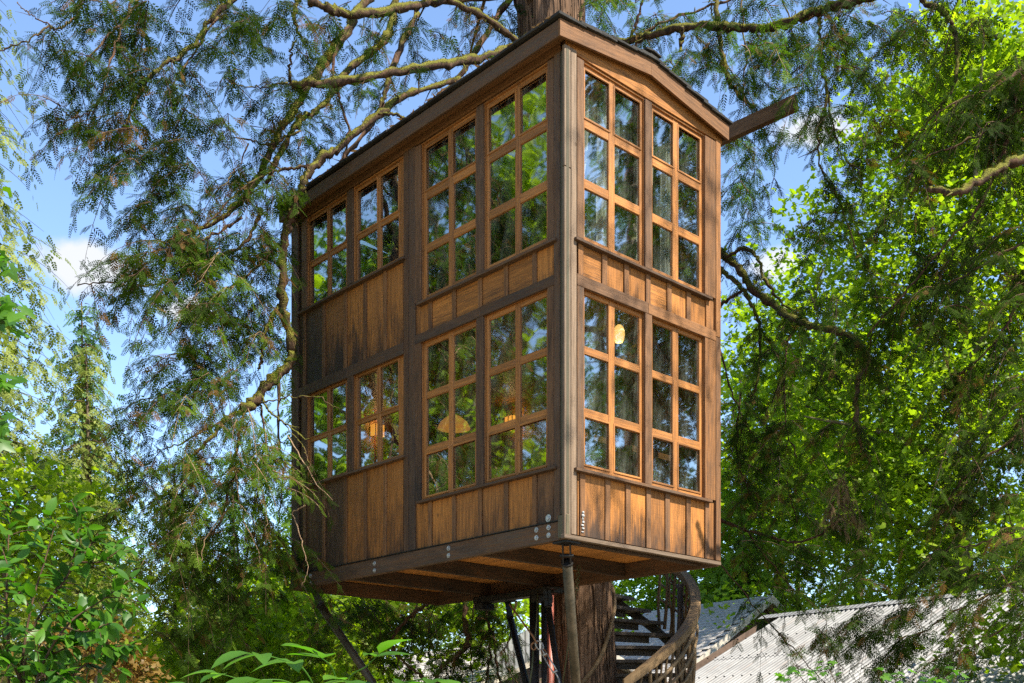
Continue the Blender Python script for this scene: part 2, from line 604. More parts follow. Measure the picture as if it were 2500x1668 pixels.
def glass_material():
    m, nt, out = new_mat("window_glass"); n = N(nt)
    geo = n("ShaderNodeNewGeometry")
    tc = n("ShaderNodeTexCoord")
    w = noise(n, tc.outputs["Object"], 1.6, 2, .5)
    bp = n("ShaderNodeBump", {"Height": w, "Strength": .12, "Distance": .02})
    fr = n("ShaderNodeFresnel", {"IOR": 1.9, "Normal": bp.outputs[0]})
    g = n("ShaderNodeBsdfGlossy", {"Color": (.93, .97, .93, 1), "Roughness": .03, "Normal": bp.outputs[0]})
    t = n("ShaderNodeBsdfTransparent", {"Color": (.93, .96, .93, 1)})
    dn = noise(n, n("ShaderNodeMapping", {"Vector": tc.outputs["Object"], "Scale": (5, 5, 1.6)}).outputs[0], 1.0, 6, .7)
    dirt = n("ShaderNodeBsdfDiffuse", {"Color": (.34, .36, .30, 1)})
    t = n("ShaderNodeMixShader", {0: n.ramp(dn, .42, .85, .0, .22), 1: t.outputs[0], 2: dirt.outputs[0]})
    mx = n("ShaderNodeMixShader", {0: n.math('MULTIPLY', n.math('MULTIPLY', fr.outputs[0], 3.9, clamp=True), n.math('SUBTRACT', 1.0, geo.outputs['Backfacing'])), 1: t.outputs[0], 2: g.outputs[0]})
    nt.links.new(mx.outputs[0], out.inputs[0])
    return m


M['glass'] = glass_material()


def emit_material(name, c, s, base=(.6, .5, .35)):
    m, nt, out = new_mat(name); n = N(nt)
    tc = n("ShaderNodeTexCoord")
    f = noise(n, tc.outputs["Object"], 9, 4, .6)
    cc = n.mix(f, tuple(x * .75 for x in c), c)
    p = n("ShaderNodeBsdfPrincipled", {"Base Color": (*base, 1), "Roughness": .6, "Emission Color": cc, "Emission Strength": s})
    nt.links.new(p.outputs[0], out.inputs[0])
    return m


M['lamp'] = emit_material("lit_paper_shade", (1.0, .36, .05), .8)
M['pendant'] = emit_material("lit_amber_glass", (1.0, .55, .14), .9)
M['tan_shade'] = emit_material("lit_tan_shade", (1.0, .40, .09), .25, (.55, .36, .16))


def cloth_material():
    m, nt, out = new_mat("white_curtain"); n = N(nt)
    tc = n("ShaderNodeTexCoord")
    f = noise(n, tc.outputs["Object"], 60, 3, .6)
    c = n.mix(f, (.66, .65, .60), (.78, .77, .72))
    d = n("ShaderNodeBsdfDiffuse", {"Color": c})
    t = n("ShaderNodeBsdfTranslucent", {"Color": c})
    mx = n("ShaderNodeMixShader", {0: .35, 1: d.outputs[0], 2: t.outputs[0]})
    nt.links.new(mx.outputs[0], out.inputs[0])
    return m


M['cloth'] = cloth_material()
M['bark'] = bark_material("cedar_bark", (.026, .016, .010), (.20, .118, .070), 30, .55, bump=1.0)
M['limb'] = bark_material("mossy_limb", (.030, .020, .014), (.105, .060, .036), 12, 4, moss=.48)
M['limb_bare'] = bark_material("bare_limb", (.035, .021, .015), (.125, .068, .040), 14, 4, moss=.22)
M['twig'] = bark_material("twig_bark", (.035, .022, .014), (.10, .060, .032), 30, 30, bump=.2)
M['pale_twig'] = bark_material("pale_twig_bark", (.14, .09, .05), (.30, .20, .12), 30, 30, bump=.2)
M['maple_bark'] = bark_material("maple_bark", (.09, .07, .05), (.22, .18, .13), 9, 2, moss=.5)
M['far_bark'] = bark_material("far_bark", (.045, .032, .022), (.15, .11, .075), 6, .8)
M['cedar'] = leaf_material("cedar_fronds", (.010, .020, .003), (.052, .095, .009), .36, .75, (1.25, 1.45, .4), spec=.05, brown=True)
M['cedar_sun_tint'] = leaf_material("cedar_fronds_sun_tint", (.034, .070, .006), (.125, .205, .018), .48, .6, (1.2, 1.45, .4), spec=.08, brown=True)  # brighter copy of the cedar green, sunshine put into the colour
M['green_fir'] = leaf_material("bright_fir_fronds", (.070, .140, .014), (.170, .275, .030), .48, .6, (1.2, 1.45, .4), spec=.1)
M['hemlock'] = leaf_material("hemlock_fronds", (.095, .130, .018), (.235, .270, .046), .38, .6, (1.15, 1.3, .5))
M['fir'] = leaf_material("fir_fronds", (.035, .085, .020), (.100, .190, .040), .38, .6, (1.1, 1.4, .5))
M['maple'] = leaf_material("maple_leaves", (.085, .175, .010), (.200, .320, .022), .55, .45, (1.35, 1.55, .35))
M['maple_bright'] = leaf_material("bright_maple_leaves", (.110, .205, .012), (.285, .375, .026), .64, .45, (1.4, 1.45, .3))
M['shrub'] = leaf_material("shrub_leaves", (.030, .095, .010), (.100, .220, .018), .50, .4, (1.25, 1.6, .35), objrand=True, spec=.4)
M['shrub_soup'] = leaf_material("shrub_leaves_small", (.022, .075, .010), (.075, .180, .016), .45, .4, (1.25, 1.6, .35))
M['bronze'] = leaf_material("bronze_leaves", (.13, .075, .018), (.27, .19, .05), .4, .5, (1.2, 1.0, .4))
M['dead'] = leaf_material("dead_fronds", (.10, .060, .028), (.22, .14, .070), .3, .8, (1, 1, .8))
M['pale_leaf'] = leaf_material("elder_leaves", (.050, .140, .020), (.110, .240, .030), .5, .4, (1.3, 1.5, .35), objrand=True)
M['moss'] = leaf_material("moss_tufts", (.045, .050, .010), (.150, .140, .022), .4, .9, (1.2, 1.2, .4))
# ------------------------------------------------------------------ ground
def ground_material():
    m, nt, out = new_mat("forest_floor"); n = N(nt)
    tc = n("ShaderNodeTexCoord")
    a = noise(n, tc.outputs["Object"], .35, 8, .65)
    b = noise(n, tc.outputs["Object"], 9, 6, .7)
    c = n.mix(n.ramp(b, .35, .65), (.15, .11, .07), (.30, .24, .17))
    c = n.mix(n.ramp(a, .5, .64), c, (.07, .11, .03))
    bp = n("ShaderNodeBump", {"Height": b, "Strength": .6, "Distance": .05})
    p = n("ShaderNodeBsdfPrincipled", {"Base Color": c, "Roughness": .95, "Normal": bp.outputs[0]})
    nt.links.new(p.outputs[0], out.inputs[0])
    return m


gx = np.linspace(-1, 1, 90); gx = np.sign(gx) * np.abs(gx)**2.6 * 900
GX, GY = np.meshgrid(gx, gx)
GZ = .10 * np.sin(GX * .21) * np.cos(GY * .17) + .06 * np.sin(GX * .6 + GY * .4)
gv = np.stack([GX, GY + 12, GZ - .05], -1).reshape(-1, 3)
i = np.arange(89)[:, None] * 90 + np.arange(89)[None]
gf = np.stack([i, i + 1, i + 91, i + 90], -1).reshape(-1, 4)
tag(link("ground", mesh_np("ground", gv, gf, True), mat=ground_material()), kind='structure')

# ------------------------------------------------------------------ the treehouse cabin
TH = radians(47.237)
CX, CY = (1383 - CU) / FPX * 12.0, 12.0
AX = np.array([-cos(TH), sin(TH), 0.0])      # along the long wall
BX = np.array([sin(TH), cos(TH), 0.0])       # along the short wall
cabin = thing("treehouse_cabin", "two storey cedar treehouse cabin with many-paned windows on steel struts", "treehouse", (CX, CY, 0), pi / 2 - TH)
LX, LY = -(CX * BX[0] + CY * BX[1]), -(CX * AX[0] + CY * AX[1])   # camera in cabin coordinates


def loc2w(x, y, z):
    return np.array([CX, CY, 0]) + BX * x + AX * y + np.array([0, 0, z])


class Face:
    """places pieces on a wall by what shows at the wall plane; d is how far a piece stands out"""

    def __init__(s, side): s.side = side
    def t(s, a, z, d):
        if s.side == 'L':
            k = (-LX - d) / -LX
            return LY + (a - LY) * k, CAMZ + (z - CAMZ) * k
        k = (-LY - d) / -LY
        return LX + (a - LX) * k, CAMZ + (z - CAMZ) * k
    def put(s, mb, a0, a1, z0, z1, d, th, b=.004, true=False):
        if not true:
            (a0, z0), (a1, z1) = s.t(a0, z0, d), s.t(a1, z1, d)
        if s.side == 'L': mb.box(-d, -d + th, a0, a1, z0, z1, b)
        else: mb.box(a0, a1, -d, -d + th, z0, z1, b)
        return mb
    def piece(s, name, a0, a1, z0, z1, d, th, color, mat='wood', parent=None, b=.004, true=False):
        j = lambda q: rng.uniform(-q, q)
        return s.put(MB(), a0, a1, z0, z1, d + j(.002), th, b, true).build(name, M[mat], parent or cabin, color, center=True)


FL, FR = Face('L'), Face('R')


def clr(r, g, b=0.0): return (max(0, r + rng.uniform(-.05, .05)), min(1, max(0, g + rng.uniform(-.08, .08))), b, 1)


# ---- long wall: boards and battens
mainE = [.20, .517, 1.0, 1.466, 1.957, 2.43, 2.735]
bayE = [2.985, 3.398, 3.862, 4.337, 4.888, 5.40, 5.57]
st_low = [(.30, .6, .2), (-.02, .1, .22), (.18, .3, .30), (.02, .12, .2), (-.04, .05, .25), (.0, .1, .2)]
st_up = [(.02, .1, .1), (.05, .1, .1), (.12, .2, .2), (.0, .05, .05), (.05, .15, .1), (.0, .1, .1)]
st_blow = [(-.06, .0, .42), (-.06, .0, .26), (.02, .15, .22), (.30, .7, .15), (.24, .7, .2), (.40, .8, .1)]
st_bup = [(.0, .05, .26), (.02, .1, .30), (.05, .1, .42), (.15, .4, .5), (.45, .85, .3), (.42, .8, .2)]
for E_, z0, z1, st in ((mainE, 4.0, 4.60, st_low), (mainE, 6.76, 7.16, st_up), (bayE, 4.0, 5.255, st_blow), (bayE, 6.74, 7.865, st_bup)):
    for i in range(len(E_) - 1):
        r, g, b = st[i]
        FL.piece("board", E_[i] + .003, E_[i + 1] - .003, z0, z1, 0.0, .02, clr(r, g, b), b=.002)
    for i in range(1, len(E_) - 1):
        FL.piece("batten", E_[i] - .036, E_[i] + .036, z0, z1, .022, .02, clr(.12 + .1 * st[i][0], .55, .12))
# corner boards, divider boards, casings, headers, frieze, sills
dk = lambda: clr(.20, .85)
md = lambda: clr(.10, .62)
FL.piece("corner_board", .0, .098, 4.06, 9.22, .045, .045, clr(.0, .9), "green_wood", b=.006)
FL.piece("corner_board", .104, .20, 4.0, 9.22, .028, .03, clr(.20, .8))
FL.piece("corner_board", .0, .135, 3.80, 4.055, .052, .05, clr(.0, .9), "green_wood")
FL.piece("divider_board", 2.742, 2.866, 4.0, 9.22, .032, .03, clr(.14, .8, .15))
FL.piece("divider_board", 2.876, 2.982, 4.0, 9.22, .030, .03, clr(.10, .7, .15))
FL.piece("corner_board", 5.575, 5.755, 3.80, 9.22, .034, .034, clr(.26, .8, .2))
for z0, z1, c in ((4.62, 6.65, .20), (7.18, 9.20, .0)):
    FL.piece("casing", .204, .305, z0, z1, .03, .03, clr(c + .06, .72))
    FL.piece("casing", 1.402, 1.53, z0, z1, .03, .03, clr(c + .14, .8))
    FL.piece("casing", 2.622, 2.738, z0, z1, .03, .03, clr(c + .05, .65, .2))
for z0, z1, c in ((5.275, 6.61, .26), (7.885, 9.20, .05)):
    FL.piece("casing", 4.148, 4.286, z0, z1, .03, .03, clr(c, .7))
    FL.piece("casing", 5.345, 5.47, z0, z1, .03, .03, clr(c, .65))
FL.piece("header_board", .204, 1.46, 6.65, 6.765, .034, .034, clr(.22, .95))
FL.piece("header_board", 1.464, 2.738, 6.65, 6.765, .034, .034, clr(.28, .95))
FL.piece("header_board", 2.99, 4.30, 6.60, 6.75, .034, .034, clr(.20, .95))
FL.piece("header_board", 4.304, 5.57, 6.60, 6.75, .034, .034, clr(.38, .9))
FL.piece("frieze_board", .104, 2.738, 9.222, 9.40, .020, .03, clr(.08, .5))
FL.piece("frieze_board", 2.744, 5.755, 9.222, 9.40, .020, .03, clr(.10, .55))
FL.piece("sill", .19, 2.72, 7.150, 7.185, .078, .10, clr(.12, 1.0))
FL.piece("sill", .19, 2.72, 4.592, 4.625, .078, .10, clr(.05, 1.0))
FL.piece("sill", 2.99, 5.60, 7.850, 7.882, .078, .10, clr(.12, 1.0))
FL.piece("sill", 2.99, 5.60, 5.245, 5.277, .078, .10, clr(.10, 1.0))
# ---- short wall
rupE = [.172, .235, .632, 1.012, 1.402, 1.80, 2.178, 2.57, 2.70]
rloE = [.172, .265, .684, 1.04, 1.41, 1.765, 2.175, 2.555, 2.70]
st_rup = [(.1, .3, 0), (.0, .0, .05), (.0, .0, .05), (.02, .05, .1), (.0, .0, .0), (.0, .0, .1), (.0, .05, .1), (.1, .3, .1)]
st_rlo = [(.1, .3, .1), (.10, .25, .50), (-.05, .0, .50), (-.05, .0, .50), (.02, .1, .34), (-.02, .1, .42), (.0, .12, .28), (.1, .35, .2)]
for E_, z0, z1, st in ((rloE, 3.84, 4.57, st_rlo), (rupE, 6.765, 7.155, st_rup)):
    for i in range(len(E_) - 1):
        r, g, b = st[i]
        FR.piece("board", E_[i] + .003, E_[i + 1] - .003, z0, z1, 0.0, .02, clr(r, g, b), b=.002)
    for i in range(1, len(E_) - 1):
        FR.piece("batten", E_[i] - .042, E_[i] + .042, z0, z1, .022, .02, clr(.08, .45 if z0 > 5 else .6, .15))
FR.piece("corner_board", -.028, .072, 3.80, 7.9, .040, .04, clr(.0, .85), "grey_wood", b=.006)
FR.piece("corner_board", -.028, .072, 7.905, 9.25, .040, .04, clr(.0, .75), "grey_wood", b=.006)
FR.piece("corner_board", .078, .164, 3.84, 9.25, .032, .03, clr(.04, .7), "grey_wood")
FR.piece("corner_board", 2.737, 2.833, 3.84, 6.70, .040, .04, clr(.10, .6))
FR.piece("corner_board", 2.737, 2.833, 6.704, 9.22, .040, .04, clr(.06, .5))
for z0, z1 in ((4.60, 6.64), (7.18, 9.19)):
    FR.piece("casing", .176, .284, z0, z1, .03, .03, clr(.10, .75))
    FR.piece("casing", 1.345, 1.468, z0, z1, .03, .03, clr(.10, .75))
    FR.piece("casing", 2.506, 2.732, z0, z1, .03, .03, clr(.10, .5))
FR.piece("header_board", .176, 1.40, 6.64, 6.77, .034, .034, clr(.10, .75))
FR.piece("header_board", 1.404, 2.732, 6.64, 6.77, .034, .034, clr(.06, .6))
FR.piece("sill", .166, 2.665, 7.148, 7.182, .078, .10, clr(.10, .95))
FR.piece("sill", .166, 2.665, 4.566, 4.602, .078, .10, clr(.05, 1.0))
FR.piece("skirt_board", -.03, 2.84, 3.785, 3.832, .055, .06, clr(.0, .95), "grey_wood")
# gable frieze with the roof slope
EAVE0, EAVE1, RIDGE = -.20, 2.87, 1.335
zb = lambda x: 9.22 + .2 * (1 - abs(x - RIDGE) / 1.535)     # underside of the barge boards
mbf = MB()
gx_ = [.0, RIDGE, 2.833]
pf = [(x, -.018, 9.19) for x in gx_] + [(x, -.018, zb(x) + .12) for x in gx_] + [(x, .02, 9.19) for x in gx_] + [(x, .02, zb(x) + .12) for x in gx_]
mbf.poly(pf, [(0, 1, 4, 3), (1, 2, 5, 4), (7, 6, 9, 10), (8, 7, 10, 11), (1, 0, 6, 7), (2, 1, 7, 8), (3, 4, 10, 9), (4, 5, 11, 10), (0, 3, 9, 6), (5, 2, 8, 11)])
mbf.build("frieze_board", M['wood'], cabin, (.0, .12, .0, 1))

# ---- windows
def window(F, open_, cols, rows, sash_rows, z_open, name="window"):
    s0, s1 = open_
    z0, z1 = z_open
    (t0, q0), (t1, q1) = F.t(s0, z0, .03), F.t(s1, z1, .03)
    jm = MB()
    jb = lambda a0, a1, b0, b1: (jm.box(-.0, .075, a0, a1, b0, b1, .002) if F.side == 'L' else jm.box(a0, a1, 0, .075, b0, b1, .002))
    jb(t0 - .022, t0, q0 - .02, q1 + .02); jb(t1, t1 + .022, q0 - .02, q1 + .02)
    jb(t0, t1, q1, q1 + .02); jb(t0, t1, q0 - .02, q0)
    w = jm.build(name, M['sash'], cabin, clr(.06, .25))
    D = -.022
    tt = lambda a, d=D: F.t(a, 0, d)[0]
    zz = lambda z, d=D: F.t(0, z, d)[1]
    def strip(nm, a0, a1, b0, b1, d=D, th=.04, c=None):
        mb = MB()
        F.put(mb, a0, a1, b0, b1, d, th, .005, True)
        return mb.build(nm, M['sash'], w, c or clr(.0, .2), center=True)
    (c0, c1), (c2, c3) = cols
    zt, zbm = q1, q0
    strip("stile", t0, tt(c0), zbm, zt)
    G = -.040
    strip("mullion", tt(c1, G), tt(c2), zbm, zt, d=D + .003)
    strip("stile", tt(c3, G), t1, zbm, zt)
    edges = [zt] + [v for r in rows for v in (zz(r[1], G), zz(r[0]))] + [zbm]
    for k in range(0, len(edges), 2):
        hi, lo = edges[k], edges[k + 1]
        if hi - lo < .012: continue
        for (a, b) in cols:
            drip = (k in (2, 4) and len(rows) == 3 and (k // 2) in sash_rows)
            strip("rail", tt(a), tt(b, G), lo, hi, c=clr(.0, .25))
    for ri, (r0, r1) in enumerate(rows):
        for (a, b) in cols:
            A0, A1 = tt(a), tt(b, G); B0, B1 = zz(r0), zz(r1, G)
            if ri in sash_rows:
                mb = MB(); wd = .0
                o = .026
                dd = D + .010
                F.put(mb, A0 - o, A0 + wd, B0 - o, B1 + o, dd, .035, .004, True); F.put(mb, A1 - wd, A1 + o, B0 - o, B1 + o, dd, .035, .004, True)
                F.put(mb, A0 + wd, A1 - wd, B1 - wd, B1 + o, dd, .035, .004, True); F.put(mb, A0 + wd, A1 - wd, B0 - o, B0 + wd, dd, .033, .004, True)
                mb.build("sash", M['sash'], w, clr(.0, .3))
            g = MB()
            F.put(g, A0 - .006, A1 + .006, B0 - .006, B1 + .006, -.040 + rng.uniform(-.001, .001), .005, 0, True)
            og = g.build("pane", M['glass'], w, center=True)
            og.rotation_euler = (rng.uniform(-.004, .004), rng.uniform(-.002, .002), rng.uniform(-.006, .006))
    return w


UP3 = [(8.56, 9.07), (7.868, 8.425), (7.215, 7.748)]
LO3 = [(5.985, 6.548), (5.287, 5.884), (4.657, 5.172)]
UP2 = [(8.52, 9.085), (7.89, 8.42)]
LO2 = [(5.955, 6.53), (5.29, 5.872)]
for (op, cols) in (((.305, 1.402), ((.316, .730), (.833, 1.275))), ((1.53, 2.622), ((1.54, 1.938), (2.05, 2.475)))):
    window(FL, op, cols, UP3, (0,), (7.185, 9.20))
    window(FL, op, cols, LO3, (2,), (4.612, 6.65))
for (op, cols) in (((2.985, 4.148), ((3.09, 3.46), (3.566, 4.0))), ((4.286, 5.345), ((4.305, 4.672), (4.776, 5.21)))):
    window(FL, op, cols, UP2, (0,), (7.872, 9.20))
    window(FL, op, cols, LO2, (0,), (5.268, 6.60))
for (op, cols) in (((.284, 1.345), ((.292, .672), (.795, 1.215))), ((1.468, 2.506), ((1.475, 1.832), (1.965, 2.362)))):
    window(FR, op, cols, UP3, (0,), (7.182, 9.19))
    window(FR, op, cols, LO3, (2,), (4.602, 6.64))

# ---- framing and lining inside the walls
mi = MB()
for (a0, a1, z0, z1) in ((.0, 5.75, 4.02, 4.57), (.0, 5.75, 6.74, 7.13), (2.75, 5.75, 4.57, 5.24), (2.75, 5.75, 7.13, 7.84), (.0, 5.75, 9.24, 9.40)):
    mi.box(.024, .095, a0, a1, z0, z1)
for (a0, a1) in ((.02, .27), (1.40, 1.53), (2.63, 2.97), (4.16, 4.29), (5.40, 5.75)):
    for (z0, z1) in ((4.02, 6.73), (7.14, 9.23)):
        mi.box(.078, .14, a0 + .01, a1 - .01, z0 + .002, z1)
for (a0, a1, z0, z1) in ((.10, 2.83, 3.9, 4.55), (.10, 2.83, 6.742, 7.132), (.10, 2.83, 9.232, 9.33)):
    mi.box(a0, a1, .024, .095, z0, z1)
for (a0, a1) in ((.15, .27), (1.36, 1.46), (2.53, 2.83)):
    for (z0, z1) in ((4.03, 6.72), (7.15, 9.22)):
        mi.box(a0, a1, .078, .14, z0, z1)
mi.build("inner_lining", M['inner'], cabin, (.1, .5, 0, 1))
mi = MB(); mi.box(.15, 2.70, .15, 5.60, 6.70, 6.82)
mi.build("upper_floor", M['inner'], cabin, (.1, .4, 0, 1))
# planked back walls
for k in range(24):
    a = .02 + k * 5.73 / 24
    mb = MB(); mb.box(2.775, 2.83, a + .003, a + 5.73 / 24 - .003, 3.995, 9.32, .004)
    mb.build("wall_plank", M['inner'], cabin, clr(.05, .4), center=True)
for k in range(12):
    a = .02 + k * 2.74 / 12
    mb = MB(); mb.box(a + .003, a + 2.74 / 12 - .003, 5.70, 5.75, 3.995, 9.32, .004)
    mb.build("wall_plank", M['inner'], cabin, clr(.05, .4), center=True)
mb = MB()
for y in (1.2, 2.4): mb.box(2.2, 2.76, y, y + .04, 4.05, 5.15, .004)
mb.box(.16, 2.76, .30, .42, 5.06, 5.14, .006)
mb.build("shelf_rail", M['inner'], cabin, (.0, .0, 0, 1))

# ---- roof
def roof_z(x): return zb(x) + .185
for side in (0, 1):
    xa, xb = (EAVE0 + .03, RIDGE) if side == 0 else (RIDGE, EAVE1 - .02)
    mb = MB()
    p = []
    for y in (-.068, 5.74):
        for (x, dz) in ((xa, -.05), (xb, -.05), (xb, .0), (xa, .0)):
            p.append((x, y, roof_z(x) + dz))
    mb.poly(p, [(0, 1, 2, 3), (7, 6, 5, 4), (1, 0, 4, 5), (2, 1, 5, 6), (3, 2, 6, 7), (0, 3, 7, 4)])
    mb.build("roof_deck", M['deck'], cabin, (.3, .7, 0, 1))
    # barge boards at both gable ends
    for y0, y1 in ((-.10, -.07), (5.742, 5.77)):
        for h, (u0, u1) in enumerate(((0, 1),)):
            x0, x1 = (EAVE0, RIDGE - .001) if side == 0 else (RIDGE + .001, EAVE1)
            p = [(x0, y0, zb(x0)), (x1, y0, zb(x1)), (x1, y0, zb(x1) + .185), (x0, y0, zb(x0) + .185)]
            p += [(x, y1, z) for (x, _, z) in p]
            L_ = abs(x1 - x0); o_ = rng.random() * 9
            fs = [(0, 1, 2, 3), (7, 6, 5, 4), (1, 0, 4, 5), (2, 1, 5, 6), (3, 2, 6, 7), (0, 3, 7, 4)]
            uvs = []
            for f in fs:
                for q in f: uvs.append((o_ + p[q][2] - zb(p[q][0]) + p[q][1] - y0, o_ + p[q][0]))
            MB().poly(p, fs, uvs).build("barge_board", M['wood'], cabin, clr(.02, .55))
mb = MB(); mb.box(EAVE0, EAVE0 + .03, -.069, 5.741, 9.222, 9.402, .004)
mb.build("fascia_board", M['wood'], cabin, (.06, .85, .0, 1))
mb = MB(); mb.box(EAVE1 - .03, EAVE1, -.069, 5.741, 9.222, 9.402, .004)
mb.build("fascia_board", M['wood'], cabin, (.06, .8, .0, 1))
mb = MB(); mb.box(EAVE0 + .031, -.02, -.068, 5.74, 9.30, 9.318)
mb.build("soffit_board", M['wood'], cabin, (.1, .6, .0, 1))
slope = math.atan2(.2, 1.535)
for side in (0, 1):
    for c in range(9):
        y = -.135
        off = (c % 2) * .17
        k = 0
        while y < 5.74 and k < 17:
            w_ = rng.uniform(.34, .42) - (off if k == 0 else 0)
            xe = (EAVE0 - .045 + c * .172) if side == 0 else (EAVE1 + .035 - c * .17)
            sgn = 1 if side == 0 else -1
            mb = MB()
            th = rng.uniform(.022, .040)
            L_ = .26
            y1 = min(y + w_ - .008, 5.80)
            x0, x1 = (0, L_) if side == 0 else (-L_, 0)
            mb.box(x0, x1, 0, y1 - y, 0, th, .003)
            lift = rng.uniform(0, .012)
            zc = roof_z(max(EAVE0, min(EAVE1, xe))) + .012 + lift
            if min(abs(xe - RIDGE), 9) < .05: pass
            ob = mb.build("shingle", M['shingle'], cabin, clr(.2, .5), (xe, y, zc))
            ob.rotation_euler = (rng.uniform(-.01, .01), -sgn * (slope - .06 - rng.uniform(-.01, .02)), rng.uniform(-.02, .02))
            y += w_; k += 1
for k in range(13):
    for s_ in (-1, 1):
        mb = MB()
        mb.box(-.02 if s_ < 0 else -.13, .13 if s_ < 0 else .02, 0, .50, 0, .022, .003)
        ob = mb.build("ridge_cap", M['shingle'], cabin, clr(.2, .5), (RIDGE - s_ * 0 + (-.11 if s_ < 0 else .11), -.15 + k * .455 + rng.uniform(-.02, .02), roof_z(RIDGE) + .052 + (k % 2) * .012 + (.004 if s_ < 0 else 0)))
        ob.rotation_euler = (.03, (-slope if s_ < 0 else slope), rng.uniform(-.03, .03))
# fallen needles and bits of moss along the roof edge
mb = Soup()
for k in range(420):
    y = rng.uniform(-.1, 5.7); x = EAVE0 + rng.uniform(-.05, .18)
    c_ = np.array([x, y, roof_z(max(x, EAVE0)) + rng.uniform(.03, .055)])
    a_ = rng.uniform(0, pi); l_ = rng.uniform(.02, .09)
    d_ = np.array([cos(a_), sin(a_), rng.uniform(-.3, .3)]) * l_
    s_ = np.array([-sin(a_), cos(a_), .3]) * l_ * .25
    mb.add([c_ - d_, c_ + s_, c_ + d_, c_ - s_], [[0, 1, 2, 3]])
mb.build("roof_litter", M['dead'], cabin, kind='stuff')
# outrigger beam behind the far eave
iw = np.array([[BX[0], BX[1]], [AX[0], AX[1]]])
def w2loc(p):
    q = np.asarray(p) - np.array([CX, CY, 0])
    return np.array([q @ BX, q @ AX, q[2]])
MB().bar(w2loc(P(1690, 368, 15.6)), w2loc(P(1946, 250, 14.75)), .10, .20).build("outrigger_beam", M['wood'], cabin, (.06, .7, 0, 1))

# ---- floor frame
mb = MB(); mb.box(-.02, .05, .0, 5.755, 3.772, 3.985, .006)
ob = mb.build("rim_beam", M['wood'], cabin, (.30, .9, 0, 1))
mb = MB(); mb.box(-.034, .0, .0, 5.74, 3.986, 3.998)
mb.build("flashing", M['black_steel'], cabin)
mb = MB(); mb.box(2.76, 2.83, .03, 5.755, 3.772, 3.985, .006); mb.build("rim_beam", M['wood'], cabin, (.3, .8, 0, 1))
mb = MB(); mb.box(.051, 2.759, 5.69, 5.755, 3.772, 3.985, .006); mb.build("rim_beam", M['wood'], cabin, (.3, .8, 0, 1))
for y in (.30, 1.6, 3.0, 4.4):
    mb = MB(); mb.box(.051, 2.759, y - .04, y + .04, 3.80, 3.984, .005)
    mb.build("floor_joist", M['wood'], cabin, (.50, .9, 0, 1), center=True)
for k in range(20):
    x0 = .03 + k * .1385
    mb = MB(); mb.box(x0 + .002, x0 + .1365, .02, 5.74, 3.988, 4.018, .002)
    mb.build("floor_board", M['deck'], cabin, clr(.05, .12), center=True)


def bolt(y, z, x=-.02, r=.019, parent=cabin):
    mb = MB()
    mb.tube([(x, y, z), (x - .008, y, z)], r * 1.45, 12)
    mb.tube([(x - .008, y, z), (x - .022, y, z)], r * .8, 6)
    return mb.build("bolt", M['zinc'], parent)


for (y, z) in ((5.416, 4.021), (5.409, 3.927), (5.185, 3.927), (5.185, 3.832), (3.597, 3.919), (3.597, 3.827), (2.024, 3.926), (2.024, 3.837), (.453, 3.936), (.453, 3.846), (.257, 3.935), (.257, 3.849), (.277, 4.045)):
    bolt(y, z, -.02 if z < 4 else -.004, .030 if z > 4 and y < 1 else .021)
mb = MB()
for k in range(7):
    z = 3.87 + k * .035; w_ = .010 + .016 * rng.random()
    cx = .235 + rng.uniform(-.006, .006)
    mb.box(cx - w_, cx + w_, -.034 - .01 * rng.random(), -.020, z, z + .016 + .016 * rng.random(), .008)
mb.build("foam_patch", simple_material("pale_foam", (.30, .30, .29), .8, 0, .7, 60), cabin)
# steel struts with knuckles
def strut(top, foot, r, mat='steel', knuckle=True):
    top, foot = w2loc(top), w2loc(foot)
    d = nz(foot - top)
    s = MB().tube([top + d * .16, foot], r, 14).build("steel_strut", M[mat], cabin)
    if knuckle:
        k = MB()
        side = nz(np.cross(d, (0, 0, 1)) if abs(d[2]) < .98 else np.array([1, 0, 0]))
        k.tube([top + d * .15, top + d * .18], r * 1.15, 12)
        for e in (-1, 1):
            k.bar(top + side * e * r * .7 + np.array([0, 0, .10]), top + side * e * r * .7 + d * .16, .016, .09)
        k.tube([top - side * r * 1.3 + d * .06, top + side * r * 1.3 + d * .06], .018, 8)
        k.box(top[0] - .11, top[0] + .11, top[1] - .11, top[1] + .11, top[2] + .085, top[2] + .105)
        k.build("knuckle_bracket", M['black_steel'], s)
    return s


strut(loc2w(.10, .10, 3.66), (1.10, 16.15, .35), .060)
strut(loc2w(.12, 5.32, 3.66), (-.60, 16.50, .15), .060)
strut((-.07, 17.4, 3.66), (.78, 17.15, .15), .055, 'black_steel')
strut((.50, 15.6, 3.62), (.98, 15.9, .3), .045, 'black_steel')
# heavy bracket and black hanger posts against the trunk
mb = MB(); mb.box(2.50, 2.70, 2.7, 4.5, 3.665, 3.768, .01)
mb.box(2.46, 2.74, 2.95, 3.15, 3.56, 3.664, .01); mb.box(2.46, 2.74, 4.25, 4.42, 3.56, 3.664, .01)
mb.build("trunk_bracket", M['black_steel'], cabin)
for (X, Y, r, mt) in ((.33, 16.15, .075, 'black_steel'), (.47, 16.0, .045, 'black_steel'), (.565, 16.2, .062, 'red_pipe')):
    MB().tube([w2loc((X, Y, 3.72)), w2loc((X + .02, Y, .0))], r, 12).build("hanger_post", M[mt], cabin)
MB().tube([w2loc(P(1345, 1442, 15.9)), w2loc(P(1400, 1446, 15.8))], .022, 10).build("tie_rod", M['black_steel'], cabin)

